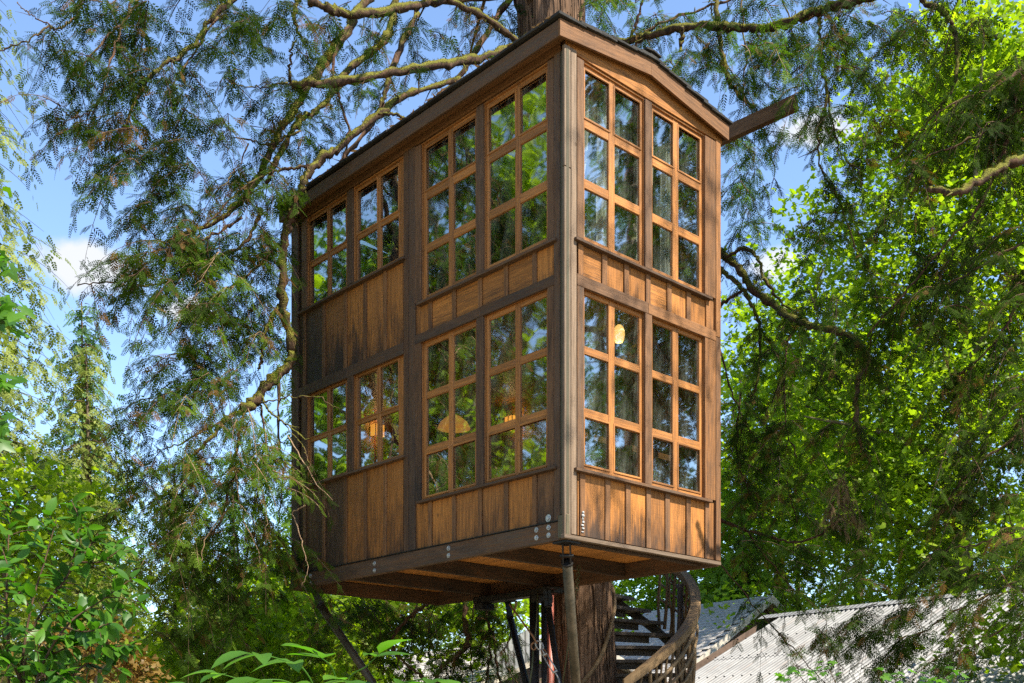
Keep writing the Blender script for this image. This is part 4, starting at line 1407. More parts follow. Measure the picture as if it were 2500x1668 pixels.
MID = [
    (800, 1425, 80, 40, 19, 1, 9, .9, 0), (900, 1440, 90, 40, 19.2, 1, 9, .9, 0), (1000, 1440, 80, 50, 19.2, 1, 10, .9, 0),
    (1100, 1450, 60, 50, 19.3, 1, 8, .9, 0), (750, 1500, 60, 50, 18.2, 1, 7, .9, 0), (1140, 1410, 50, 30, 19, .8, 5, .8, 0),
    (880, 1540, 100, 30, 19, 1, 5, .9, 0), (1060, 1550, 80, 40, 19.3, 1, 7, .9, 0),
    (700, 50, 35, 40, 14.6, .8, 4, .7, 0), (765, 80, 25, 40, 15, .8, 4, .7, 0), (640, 70, 30, 45, 14.5, .8, 4, .7, 0),
    (640, 250, 35, 40, 15, .8, 6, .7, -.1), (690, 235, 25, 50, 15, .8, 4, .7, 0), (830, 110, 35, 50, 16.5, .8, 4, .7, 0),
    (950, 105, 45, 50, 16.5, .8, 7, .7, 0), (1090, 50, 55, 35, 16.6, .6, 6, .7, 0), (1150, 60, 30, 40, 16.8, .6, 5, .7, 0),
    (560, 200, 35, 40, 15, .8, 4, .7, 0), (745, 320, 35, 45, 16, .8, 4, .7, 0), (600, 330, 45, 55, 15.1, .8, 5, .7, -.1),
    (560, 420, 40, 45, 15, .8, 5, .8, -.2), (830, 240, 25, 40, 16.5, .8, 3, .6, 0), (910, 215, 25, 35, 16.5, .8, 3, .6, 0),
    (690, 330, 30, 40, 15.6, .8, 4, .6, 0), (620, 480, 40, 50, 15, .8, 6, .8, -.2), (520, 440, 40, 50, 14.5, .8, 4, .8, -.2),
]
RIGHT = [
    (1390, 45, 45, 40, 17, 1, 8, .8, 0), (1470, 60, 60, 50, 16.6, 1, 9, .8, 0), (1540, 160, 40, 50, 16, 1, 6, .7, 0),
    (1600, 180, 45, 70, 15.6, 1, 7, .8, 0), (1650, 90, 55, 60, 15.6, 1, 7, .8, 0), (1720, 160, 35, 70, 15.2, 1, 7, .8, 0),
    (1780, 90, 55, 70, 15, 1, 9, .8, 0), (1835, 180, 45, 70, 14.8, 1, 8, .8, 0), (1900, 110, 55, 70, 14.5, 1, 8, .8, 0),
    (1960, 180, 45, 70, 14.4, 1, 8, .8, .1), (1990, 70, 65, 50, 14.3, 1, 8, .8, .1), (1850, 320, 30, 50, 14.8, 1, 4, .7, 0),
    (1910, 300, 35, 55, 14.6, 1, 4, .7, 0), (1780, 320, 40, 55, 15, 1, 4, .6, 0), (1690, 370, 40, 50, 17, 1, 6, .8, 0),
    (1690, 460, 40, 50, 17, 1, 7, .8, 0), (1720, 545, 35, 40, 17, 1, 5, .8, 0), (1650, 330, 30, 40, 17, 1, 3, .7, 0),
    (2040, 290, 60, 60, 14.2, 1, 6, .8, .1),
    (1960, 400, 55, 50, 14.6, 1, 5, .8, .1), (1950, 530, 50, 50, 15, 1, 5, .8, 0), (1850, 590, 50, 50, 15.4, 1, 4, .8, 0),
    (1900, 720, 60, 50, 15.4, 1, 6, .9, 0), (1790, 770, 45, 45, 16.4, 1, 5, .8, 0), (2000, 700, 60, 55, 15.2, 1, 6, .9, 0),
    (1740, 840, 45, 55, 17, 1, 7, .9, 0), (1850, 900, 60, 55, 16.3, 1, 7, .9, 0), (1960, 860, 50, 45, 16, 1, 4, .9, 0),
    (1710, 990, 45, 60, 17, 1, 8, .9, 0), (1810, 1050, 60, 55, 16.4, 1, 7, .9, 0), (1930, 1020, 50, 50, 16.2, 1, 4, .9, 0),
    (1730, 1140, 50, 55, 17, 1, 8, .9, 0), (1850, 1170, 60, 50, 16.5, 1, 7, .9, 0), (1980, 1180, 60, 45, 16, 1, 5, .9, 0),
    (1720, 1280, 50, 45, 17, 1, 7, .9, 0), (1840, 1310, 70, 45, 17, 1, 9, .9, 0), (1950, 1340, 55, 30, 16.6, 1, 5, .8, 0),
    (1800, 1400, 40, 45, 15.8, 1, 4, .7, 0), (1870, 1480, 60, 35, 15.6, 1, 4, .6, .2), (1720, 690, 40, 60, 17.2, 1, 4, .8, 0),
]
brush(fo, [r for r in LEFT if r[1] < 1050], .72); brush(fo, [r for r in LEFT if r[1] >= 1050], .48); brush(fo, MID, .72); brush(fo, RIGHT, .46)
# crown above the picture: shades the roof and lets dapples through
for _ in range(42):
    z = rng.uniform(13.4, 22); a = rng.uniform(0, 2 * pi); r = rng.uniform(.8, 5.2) * (1 - (z - 13) / 16)
    p = np.array([TRX(z) + r * cos(a), TRY + r * sin(a), z])
    bough(fo, p, np.array([cos(a), sin(a), -.2]), rng.uniform(1.0, 1.7), .55, sub=.5, fs=.38, sub_sp=.22, fr_sp=.13)
for k in range(26):
    z = rng.uniform(12.8, 22); a = rng.uniform(0, 2 * pi); r = 5.2 * (1 - (z - 13) / 16)
    t_ = np.linspace(0, 1, 9)[:, None]
    pts = np.array([TRX(z), TRY, z]) + np.array([cos(a), sin(a), .12]) * r * t_ + np.array([0, 0, -1.1]) * t_**2
    v, f, _, cp = tube_arrays(pts, np.linspace(.07, .02, 9), 7, .08)
    link("branch", mesh_np("branch", v, f, True), cedar, tuple(-BASE), None, M['limb_bare'])
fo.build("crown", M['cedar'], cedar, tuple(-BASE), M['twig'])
n_cedar = fo.count()

# more cedar sprays, with sunlight painted in as a lighter green
fl = Foliage()
brush(fl, RIGHT, .42)
brush(fl, [r for r in LEFT if r[1] > 480 and r[0] > 360], .52)
brush(fl, MID[:8], .5)
brush(fl, [(560, 1010, 55, 45, 14.3, .6, 6, .8, -.1), (600, 1080, 50, 50, 14.4, .6, 7, .8, .1), (560, 1100, 40, 50, 14.4, .6, 5, .8, 0),
           (640, 1100, 35, 35, 14.3, .5, 4, .7, .4), (480, 980, 40, 40, 14.2, .6, 4, .8, -.3), (470, 560, 45, 30, 13.9, .5, 4, .6, -.2), (520, 690, 40, 40, 14, .6, 4, .7, -.1),
           (420, 1200, 30, 40, 14.4, .6, 4, .7, .2), (510, 1300, 45, 50, 15, .6, 5, .8, 0), (600, 820, 40, 40, 14.9, .5, 4, .7, -.1)], hang=.5)
for (x, y, Y, lean) in ((665, 1100, 14.0, .7), (690, 1115, 13.9, .8), (700, 1140, 13.9, .7)):
    bough(fl, Q(x - 40, y - 20, Y), (lean, -.2, -.15), .42, .35, sub=.22, sub_sp=.07, fr_sp=.05, fs=.17)
fl.build("crown", M['cedar_sun_tint'], cedar, tuple(-BASE), M['pale_twig'], "twigs")
# pale bare twigs hanging by the long wall
for pts in ([(700, 1160, 13.9), (672, 1180, 14), (688, 1230, 14), (700, 1280, 14), (706, 1310, 14), (690, 1345, 14)],
            [(600, 1120, 14.3), (612, 1180, 14.3), (608, 1260, 14.3)], [(530, 1160, 14.2), (470, 1240, 14.2), (465, 1290, 14.2)],
            [(540, 1080, 14.2), (555, 1180, 14.2), (590, 1260, 14.2), (600, 1330, 14.3)], [(430, 1120, 14), (400, 1190, 14), (385, 1220, 14)],
            [(660, 1000, 14.2), (700, 1060, 14.0), (720, 1100, 13.9), (762, 1150, 13.8)]):
    limb(cedar, BASE, pts, .009, .004, 'pale_twig', name="bare_twig", sides=5, n=5)
if tufts.n: tufts.build("moss_tufts", M['moss'], cedar, False, 'stuff', tuple(-BASE))
# hanging dead brown sprays
fd = Foliage((FROND_THIN, FROND_THINF))
brush(fd, [(1930, 1120, 14, 55, 15.6, .3, 9, .5, 0), (1925, 1180, 16, 30, 15.6, .3, 6, .5, 0), (1890, 615, 6, 18, 15, .2, 2, .3, 0), (1800, 890, 8, 25, 16, .2, 3, .35, 0)], hang=.9, sub=.16, sub_sp=.07)
fd.build("dead_sprays", M['dead'], cedar, tuple(-BASE), M['twig'])
# whisks of yellow moss
wm = Soup()
for (x, y, Y, n_, s_) in ((655, 533, 14.6, 40, .05), (1778, 75, 15, 50, .07), (1838, 90, 14.6, 50, .06), (2270, 700, 13, 10, .04), (650, 905, 14.8, 40, .06), (560, 935, 14.7, 40, .05), (760, 245, 14.8, 40, .05), (1300, 1096, 12.2, 50, .035)):
    for _ in range(n_):
        c_ = Q(x, y, Y) + nrng.normal(0, s_ * .6, 3)
        d_ = nz(nrng.normal(0, 1, 3) + np.array([0, 0, -.8])) * s_ * rng.uniform(.5, 1.3)
        w_ = nz(np.cross(d_, nrng.normal(0, 1, 3))) * .006
        wm.add([c_ - w_, c_ + w_, c_ + d_], [[0, 1, 2]])
wm.build("moss_whisks", M['moss'], cedar, False, 'stuff', tuple(-BASE))
# ------------------------------------------------------------------ the cedar at the right edge
B2 = np.array([9.6, 13.2, 0.0])
cedar2 = thing("cedar_tree", "dark cedar reaching in from beyond the edge with one pale mossy drooping limb", "tree", B2)
link("trunk", trunk_mesh(lambda z: 9.6, 13.2, -.2, 19, lambda z: .42 * (1 - z / 26) + .2 * math.exp(-z), 40, .4, .03, 9), cedar2, tuple(-B2), None, M['bark'])
tufts2 = Soup()
SPL2 = []
for pts, r0, r1, mt in [
    ([(2560, 330, 12.6), (2350, 363, 12.2), (2280, 396, 12.0), (2210, 438, 11.9), (2170, 440, 11.9), (2132, 432, 11.9)], .052, .030, 'limb'),
    ([(2100, -40, 13.8), (2130, 8, 13.7), (2165, 28, 13.6), (2190, 75, 13.6), (2197, 145, 13.5), (2180, 215, 13.5), (2140, 270, 13.5), (2050, 370, 13.6)], .046, .007, 'limb'),
    ([(2133, 430, 13.2), (2135, 410, 13.2), (2122, 380, 13.2)], .018, .006, 'limb'),
    ([(2480, 240, 13), (2350, 250, 13), (2250, 310, 13), (2150, 350, 13), (2090, 380, 13)], .022, .006, 'limb_bare'),
    ([(2420, 120, 13), (2320, 180, 13), (2330, 240, 13), (2300, 350, 13.1), (2250, 470, 13.2), (2170, 560, 13.3), (2060, 690, 13.5), (1990, 770, 13.7)], .034, .008, 'limb_bare'),
    ([(2500, 480, 13), (2340, 560, 13), (2200, 640, 13.1), (2130, 660, 13.2)], .022, .006, 'limb_bare'),
    ([(2480, 520, 13), (2350, 680, 13), (2300, 760, 13.1), (2230, 840, 13.2), (2180, 860, 13.3)], .026, .007, 'limb_bare'),
    ([(2460, 60, 13), (2300, 190, 13.1), (2180, 240, 13.2), (2100, 330, 13.3)], .018, .005, 'limb_bare'),
    ([(2450, 880, 12.8), (2330, 1000, 12.8), (2230, 1080, 12.9), (2150, 1180, 13)], .022, .006, 'limb_bare'),
    ([(2480, 1160, 12.6), (2350, 1210, 12.6), (2240, 1250, 12.8), (2140, 1265, 13)], .020, .006, 'limb_bare'),
    ([(2480, 1250, 12.6), (2340, 1330, 12.6), (2200, 1400, 12.8), (2090, 1460, 13), (1990, 1440, 13.2)], .020, .005, 'limb_bare'),
    ([(2380, 1380, 12.6), (2260, 1470, 12.6), (2170, 1500, 12.8)], .016, .005, 'limb_bare'),
]:
    o, sp = limb(cedar2, B2, pts, r0, r1, mt, moss_tufts=tufts2)
    SPL2.append((sp, r0, r1))
f2 = Foliage()
for sp, r0, r1 in SPL2[2:]:
    L = np.linalg.norm(np.diff(sp, axis=0), axis=1).sum()
    for _ in range(int(L * 4)):
        i = rng.randrange(2, len(sp) - 1)
        T = nz(sp[i + 1] - sp[i]); S = nz(np.cross(T, UPV)) * rng.choice((-1, 1))
        bough(f2, sp[i], T * .5 + S * .6 + np.array([0, 0, -.25]), rng.uniform(.4, .9), rng.uniform(.4, .9))
brush(f2, [
    (2100, 130, 70, 70, 13.8, 1, 7, .9, -.2), (2200, 70, 80, 60, 13.6, 1, 8, .9, -.2), (2300, 180, 55, 70, 13, 1, 6, .9, -.2), (2220, 300, 60, 50, 13.8, 1, 3, .8, -.2),
    (2300, 330, 50, 60, 13, 1, 4, .8, -.2), (2060, 510, 60, 60, 14, 1, 4, .8, -.2), (2120, 620, 70, 50, 13.8, 1, 5, .9, -.2), (2270, 580, 70, 60, 13.2, 1, 7, .9, -.2),
    (2330, 700, 45, 70, 12.8, 1, 6, .9, -.2), (2180, 740, 70, 50, 13.5, 1, 5, .9, -.2), (2260, 860, 70, 60, 13.2, 1, 6, .9, -.2), (2330, 960, 40, 70, 12.8, 1, 6, .9, -.2),
    (2080, 800, 60, 50, 14, 1, 3, .9, -.2), (2230, 1060, 70, 50, 13.2, 1, 5, .9, -.3), (2260, 1190, 80, 45, 13, 1, 8, 1, -.4), (2320, 1290, 50, 60, 12.7, 1, 7, 1, -.4),
    (2200, 1360, 70, 40, 12.9, 1, 6, 1, -.5), (2080, 1430, 60, 30, 13.2, .8, 5, .9, -.6), (2330, 1440, 30, 60, 12.6, .8, 5, .9, -.3), (1960, 1440, 45, 25, 13.4, .6, 4, .7, -.5)])
f3 = Foliage((FROND_FAR, FROND_FARF))
for _ in range(190):
    z = rng.uniform(5.0, 17.5); p = np.array([rng.uniform(7.0, 11.0), rng.uniform(12.2, 15.2), z])
    if p[0] < .50 * p[1] + .5: p[0] = .50 * p[1] + rng.uniform(.5, 3.5)
    a_ = rng.uniform(0, 2 * pi)
    bough(f3, p, np.array([cos(a_), sin(a_), -.25]), rng.uniform(1.0, 1.6), .6, sub=.5, fs=.50, sub_sp=.26, fr_sp=.15, twigs='main')
for _ in range(34):  # unseen boughs added along the sun's path to dapple the short wall
    t_ = rng.uniform(5.2, 9.5); q_ = loc2w(rng.uniform(0, 2.8), 0, rng.uniform(3.9, 9.4))
    p = q_ + sun_dir * t_ * 1.5 + nrng.normal(0, .3, 3)
    a_ = rng.uniform(0, 2 * pi)
    bough(f2, p, np.array([cos(a_), sin(a_), -.3]), rng.uniform(.6, 1.1), .6, sub=.4, fs=.32, sub_sp=.16, fr_sp=.10)
f3.build("crown", M['cedar'], cedar2, tuple(-B2), M['twig'])
f2.build("crown", M['cedar'], cedar2, tuple(-B2), M['twig'])
if tufts2.n: tufts2.build("moss_tufts", M['moss'], cedar2, False, 'stuff', tuple(-B2))

# ------------------------------------------------------------------ broadleaf trees
def leaf_star(lobes=5, fold=.18):
    """a lobed maple leaf, petiole at the origin, blade along +y"""
    pts = [(0, 0)]
    out = [(-.10, -.02), (-.42, .05), (-.30, .22), (-.55, .48), (-.25, .50), (-.20, .66), (0, 1.0), (.20, .66), (.25, .50), (.55, .48), (.30, .22), (.42, .05), (.10, -.02)]
    v = np.array([(0, .30, 0)] + [(x, y, -fold * abs(x) - .12 * y * y) for x, y in out])
    f = [[0, i + 1, i] for i in range(1, len(out))]
    return v, np.array(f)


def leaf_oval(nx=4, fold=.22, wd=.25, curl=.18):
    v = [(0, 0, 0)]
    for i in range(1, nx + 1):
        t = i / (nx + 1)
        w = wd * (sin(pi * t**.85))**.8
        z = -curl * t * t
        v += [(-w, t, z + fold * w), (0, t, z), (w, t, z + fold * w)]
    v.append((0, 1, -curl))
    f = [[0, 2, 1], [0, 3, 2]]
    for i in range(nx - 1):
        a = 1 + 3 * i
        f += [[a, a + 1, a + 4], [a, a + 4, a + 3], [a + 1, a + 2, a + 5], [a + 1, a + 5, a + 4]]
    a = 1 + 3 * (nx - 1); e = len(v) - 1
    f += [[a, a + 1, e], [a + 1, a + 2, e]]
    return np.array(v), np.array(f)


MAPLE, MAPLEF = leaf_star()
OVAL, OVALF = leaf_oval()
MAPLE_S = MAPLE[[0, 2, 4, 7, 10, 12]]; MAPLE_SF = np.array([[0, 2, 1], [0, 3, 2], [0, 4, 3], [0, 5, 4]])


def leaf_matrices(pos, up_tilt=.6, size=.2, droop=.35):
    n = len(pos)
    a = nrng.uniform(0, 2 * pi, n)
    ax = np.stack([np.cos(a), np.sin(a), -droop + nrng.normal(0, .3, n)], -1); ax /= np.linalg.norm(ax, axis=1)[:, None]
    nm = np.stack([nrng.normal(0, up_tilt, n), nrng.normal(0, up_tilt, n), np.ones(n)], -1)
    x = np.cross(ax, nm); x /= np.linalg.norm(x, axis=1)[:, None]
    z = np.cross(x, ax)
    return np.stack([x, ax, z], -1) * (size * nrng.uniform(.6, 1.2, n))[:, None, None]


def maple(label, x, y, h, blobs, n_clusters, per, size, mat='maple', trunk_r=.22, name="maple_tree", base=(MAPLE_S, MAPLE_SF), group=None, lean=0.0, spread=.55):
    """blobs: list of (cx, cy, cz, r, rz) crown lobes in world space"""
    B = np.array([x, y, 0.0])
    t = thing(name, label, "tree", B, 0, group)
    so = Soup()
    tv = [(x, y, -.3), (x + lean * .3, y, h * .3), (x + lean * .7, y + .2, h * .65), (x + lean, y, h)]
    sp = catmull(tv, 6)
    v, f, _, _ = tube_arrays(sp, np.linspace(trunk_r, trunk_r * .3, len(sp)), 12, .05)
    link("trunk", mesh_np("trunk", v, f, True), t, tuple(-B), None, M['maple_bark'])
    wgt = np.array([b[3]**2 * b[4] for b in blobs]); wgt /= wgt.sum()
    for (cx, cy, cz, r, rz) in blobs:
        zt = max(1.0, min(cz - rz * .6, h * .95))
        i = int(np.argmin(np.abs(sp[:, 2] - zt)))
        for k in range(2):
            e = np.array([cx, cy, cz]) + nrng.normal(0, r * .35, 3)
            mid = (sp[i] + e) / 2 + np.array([0, 0, .3])
            pts = catmull([sp[i], mid, e], 6)
            v, f, _, _ = tube_arrays(pts, np.linspace(trunk_r * .45, .02, len(pts)), 8, .08)
            link("branch", mesh_np("branch", v, f, True), t, tuple(-B), None, M['maple_bark'])
    for _ in range(n_clusters):
        b = blobs[int(nrng.choice(len(blobs), p=wgt))]
        d = nz(nrng.normal(0, 1, 3)) * (rng.random()**.45)
        c = np.array(b[:3]) + d * np.array([b[3], b[3], b[4]])
        sprd = spread * rng.uniform(.6, 1.4)
        tilt = nrng.normal(0, .25, 2)
        n = int(per * rng.uniform(.6, 1.3))
        o = nrng.normal(0, 1, (n, 3)) * np.array([sprd, sprd, sprd * .22])
        o[:, 2] += tilt[0] * o[:, 0] + tilt[1] * o[:, 1] - .12 * (o[:, 0]**2 + o[:, 1]**2) / sprd
        pos = c + o
        so.stamp(base[0], base[1], leaf_matrices(pos, .85, size), pos, np.clip(rng.random() * .7 + nrng.normal(0, .15, n) + .12, 0, 1))
    so.build("crown", M[mat], t, False, 'stuff', tuple(-B))
    return t


maple("tall bright green maple behind the drooping mossy limb on the right", 13.0, 31.0, 13, [(11.6, 31, 15.5, 3.8, 3.4), (14.0, 30, 12.0, 3.8, 3.2), (10.4, 31.5, 10.6, 3.2, 2.8), (13.0, 31, 19.5, 3.2, 2.8)], 560, 46, .17, 'maple_bright', .36, spread=.75)
maple("maple with moss covered forking trunk low behind the metal roof's ridge", 13.6, 33.5, 9, [(11.0, 33, 8.6, 3.4, 2.2), (14.5, 32, 7.6, 3.0, 2.2), (9.0, 34, 12.6, 2.8, 2.2), (15.0, 33, 13.0, 3.2, 3.0), (8.5, 33.5, 5.6, 2.6, 1.5), (12.5, 33, 5.4, 2.6, 1.4), (17.0, 31.5, 6.2, 2.6, 1.8)], 520, 46, .17, 'maple_bright', .46, spread=.75)
maple("broad green maple standing right behind the cabin's short wall", 10.2, 41.0, 11, [(9.0, 41, 10.0, 3.8, 3.2), (11.8, 41, 12.4, 3.6, 3.0), (6.6, 41.5, 7.0, 3.0, 2.2), (10.5, 41, 16.4, 2.8, 2.8)], 400, 50, .23, 'maple_bright', .34, spread=.7)
maple("yellow green maple filling the upper right corner behind the dark cedar", 17.0, 30.0, 20, [(13.6, 31, 20.0, 3.0, 2.6), (14.6, 30.5, 16.6, 2.4, 2.2)], 240, 46, .19, 'maple_bright', .36, spread=.75)
maple("low green maple spreading over the far end of the metal roof", 9.3, 17.6, 4.6, [(8.9, 17.6, 4.9, 1.2, .7), (8.2, 17.7, 3.3, .9, .5), (9.4, 17.2, 3.0, 1.2, .7)], 60, 34, .15, 'maple_bright', .12)
maple("shady green maple seen below the cabin floor on the left", -3.4, 27.5, 6, [(-3.2, 27.5, 5.4, 2.6, 1.8), (-5.6, 28, 4.6, 2.4, 1.8), (-1.0, 28, 5.0, 2.2, 1.6), (-4.4, 27, 2.6, 2.2, 1.4)], 330, 46, .17, 'maple_bright', .24)
maple("bright young maple behind the foot of the long left strut", -5.2, 21.0, 4.4, [(-4.6, 21, 3.9, 1.6, 1.1), (-6.2, 21.2, 3.2, 1.5, 1.0), (-3.6, 21, 2.6, 1.3, .9)], 150, 40, .16, 'maple_bright', .12)
maple("pale yellow green maple between the big leaved shrub and the hemlock", -6.9, 14.6, 4.6, [(-6.7, 14.6, 4.7, .95, .8), (-7.4, 14.4, 3.7, .9, .8), (-6.3, 14.8, 3.9, .6, .6)], 110, 40, .10, 'maple_bright', .08)
# off to the sides: what the windows look out on
maple("bright maple out of the picture facing the cabin's long wall", -13.5, 14.5, 9, [(-13, 14.5, 7.5, 3.0, 2.6), (-13.5, 17, 10.5, 3.0, 2.6), (-12.6, 11.5, 9.5, 2.6, 2.6), (-13.5, 15, 13.5, 2.8, 2.4), (-11.6, 14.5, 16.6, 2.8, 2.4), (-12, 11.5, 14.5, 2.6, 2.4), (-12.5, 18, 17, 2.6, 2.4)], 430, 34, .22, 'maple_bright', .3)
maple("second maple out of the picture beyond the long wall", -15.5, 19.5, 10, [(-15, 19.5, 8, 3.2, 2.8), (-15, 20, 13, 3.0, 2.6), (-14, 17.5, 4.5, 2.6, 2.0)], 240, 32, .28, 'maple', .3)

# small bronze-leaved shrub
maple("bronze leaved shrub glowing behind the big leaved shrub", -5.3, 13.4, 1.6, [(-5.35, 13.4, 2.9, .42, .28), (-4.95, 13.4, 2.5, .4, .26), (-4.7, 13.5, 2.1, .3, .2)], 45, 40, .07, 'bronze', .05, name="bronze_shrub", spread=.2)

# ------------------------------------------------------------------ conifers
def conifer(label, x, y, h, r, n, mat='hemlock', z_lo=.6, fs=.55, droop=.45, dens=1.0, name="conifer_tree", group=None, face_only=False, tilt=-.1, power=.85):
    B = np.array([x, y, 0.0])
    t = thing(name, label, "tree", B, 0, group)
    sp = np.array([(x + .1 * sin(z * .3), y, z) for z in np.linspace(-.3, h, 14)])
    v, f, _, _ = tube_arrays(sp, np.linspace(.045 * h * .28, .02, 14), 10, .04)
    link("trunk", mesh_np("trunk", v, f, True), t, tuple(-B), None, M['far_bark'])
    fo = Foliage((FROND_FAR, FROND_FARF))
    for k in range(n):
        q = (k + rng.random()) / n
        z = z_lo + (h - z_lo) * (1 - (1 - q)**1.0)
        L = r * (1 - z / (h * 1.02))**power * rng.uniform(.7, 1.15) + .25
        a = rng.uniform(0, 2 * pi) if not face_only else rng.uniform(pi, 2 * pi)
        bough(fo, np.array([x, y, z]), np.array([cos(a), sin(a), tilt + rng.uniform(-.1, .25)]), L, droop * rng.uniform(.5, 1.2),
              sub=max(.4, L * .36), fs=fs * (.65 + .4 * L / r), sub_sp=.24 / dens, fr_sp=.115 / dens, thick=.014, hang=.45, twigs='main')
    fo.build("crown", M[mat], t, tuple(-B), M['twig'])
    return t


conifer("tall sunlit hemlock at the left edge with hanging olive foliage", -12.3, 24.5, 20.8, 4.3, 340, 'hemlock', .8, .36, .6, .92, "hemlock_tree", power=.9)
conifer("blue green fir with a pointed top right of the tall hemlock", -13.4, 34.0, 15.2, 3.4, 200, 'fir', 1.0, .54, .5, .74, "fir_tree")
conifer("yellow green hemlock in front of the blue green fir", -10.4, 26.5, 11.2, 3.0, 200, 'hemlock', .8, .46, .55, .82, "hemlock_tree")
conifer("small light green hemlock just right of the bronze shrub", -7.4, 23.5, 7.2, 2.3, 160, 'hemlock', .5, .38, .55, .9, "hemlock_tree")
conifer("lowest bright hemlock under the hanging cedar sprays on the left", -5.8, 29.0, 6.8, 2.4, 150, 'hemlock', .4, .40, .5, .9, "hemlock_tree")
conifer("drooping bright green fir behind the metal roof at the right edge", 17.0, 33.5, 17.0, 3.2, 190, 'green_fir', .8, .46, .6, .85, "fir_tree")
conifer("slim bright green fir behind the middle of the metal roof", 13.4, 37.5, 16.0, 3.0, 190, 'green_fir', .8, .46, .6, .85, "fir_tree")
conifer("bright green fir peeping behind the shingled roof's ridge", 8.2, 38.5, 14.5, 3.0, 170, 'green_fir', .8, .54, .6, .8, "fir_tree")
conifer("bright fir filling the gap between the long wall and the drooping cedar sprays", -5.9, 31.0, 13.8, 3.0, 190, 'green_fir', .6, .48, .55, .8, "fir_tree")
conifer("lower bright fir left of the gap fir, under the hanging cedar sprays", -8.8, 34.0, 10.5, 3.0, 150, 'green_fir', .6, .50, .55, .8, "fir_tree")
# the wood behind
far = [(-22, 42, 18, 4.2, 'green_fir'), (-12.5, 44, 9.5, 4, 'hemlock'), (-6.5, 46, 8.5, 4.2, 'green_fir'), (-1.5, 47, 12, 4.6, 'green_fir'), (3.5, 47, 13, 4.6, 'hemlock'), (8, 45, 16, 5, 'green_fir'),
       (14, 44, 22, 5, 'green_fir'), (21, 42, 27, 5.5, 'hemlock'), (6.0, 41, 11.5, 4.0, 'green_fir'), (18.5, 38, 22, 4.5, 'green_fir'), (11, 42, 14, 4.2, 'hemlock')]
far_lab = ["dark fir at the far left beyond the tall hemlock", "far hemlock showing low between the left trees", "distant fir low behind the left strut", "distant fir behind the cabin's floor", "distant hemlock behind the spiral stair",
           "tall distant fir behind the shingled roof", "tall dark fir behind the metal roof", "tall hemlock at the far right beyond the maples", "short dark fir close behind the shingled roof", "dark fir behind the upper right maples", "hemlock behind the mossy forked maple"]
for (x, y, h, r, mt), lb in zip(far, far_lab):
    conifer(lb, x, y, h, r, 62, mt, .4, .72, .45, .5, "fir_tree" if 'fir' in mt else "hemlock_tree", "trees of the wood behind the cabin")
conifer("dense dark fir out of the picture beside the short wall", 13.6, 12.6, 17.5, 3.6, 110, 'fir', .6, .6, .5, .6, "fir_tree")
conifer("fir out of the picture beyond the left maples", -17.5, 14.0, 25, 4.6, 110, 'hemlock', .6, .8, .5, .5, "fir_tree")
# ------------------------------------------------------------------ metal roofed shed
def roof_metal():
    m, nt, out = new_mat("weathered_corrugated_metal"); n = N(nt)
    tc = n("ShaderNodeTexCoord")
    a = noise(n, tc.outputs["Object"], .8, 6, .7)
    s = n("ShaderNodeMapping", {"Vector": tc.outputs["Object"], "Scale": (14, .6, 1)}).outputs[0]
    b = noise(n, s, 1.0, 5, .65)
    c = n.mix(n.ramp(a, .35, .65), (.18, .176, .17), (.29, .285, .275))
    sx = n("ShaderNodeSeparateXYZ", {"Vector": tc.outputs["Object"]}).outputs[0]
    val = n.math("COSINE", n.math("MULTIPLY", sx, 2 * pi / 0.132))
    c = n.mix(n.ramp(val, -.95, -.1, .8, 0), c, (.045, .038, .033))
    c = n.mix(n.ramp(b, .52, .75, 0, .65), c, (.20, .15, .12))
    p = n("ShaderNodeBsdfPrincipled", {"Base Color": c, "Roughness": .55, "Metallic": .1})
    nt.links.new(p.outputs[0], out.inputs[0])
    return m


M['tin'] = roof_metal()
M['pale_trim'] = simple_material("pale_painted_trim", (.42, .37, .30), .6, 0, .25, 5)
M['brown_wall'] = simple_material("brown_house_wall", (.10, .065, .045), .7, 0, .3, 5)
M['roof_tile'] = simple_material("asphalt_shingle", (.34, .31, .28), .9, 0, .35, 11, bump=.6)
M['pale_tile'] = simple_material("pale_asphalt_shingle", (.46, .42, .37), .9, 0, .3, 11, bump=.6)
M['rail'] = wood_material("grey_rail_wood", (.24, .145, .060), (.160, .110, .058), (.040, .030, .020))
M['dark_tread'] = wood_material("dark_tread_wood", (.075, .052, .034), (.06, .048, .036), (.018, .016, .013))

RD = nz(np.array([-.59, .81, 0]))     # ridge direction, away from the camera
DD = nz(np.array([-.81, -.59, 0]))    # down the visible slope
roof_rz = math.atan2(RD[1], RD[0])    # local x along the ridge, local y = -down slope


def roof_frame(name, label, apex, cat):
    # local +x along RD, local +y = rot90(RD) = (-.81,-.59) = DD
    return thing(name, label, cat, (apex[0], apex[1], 0), roof_rz)


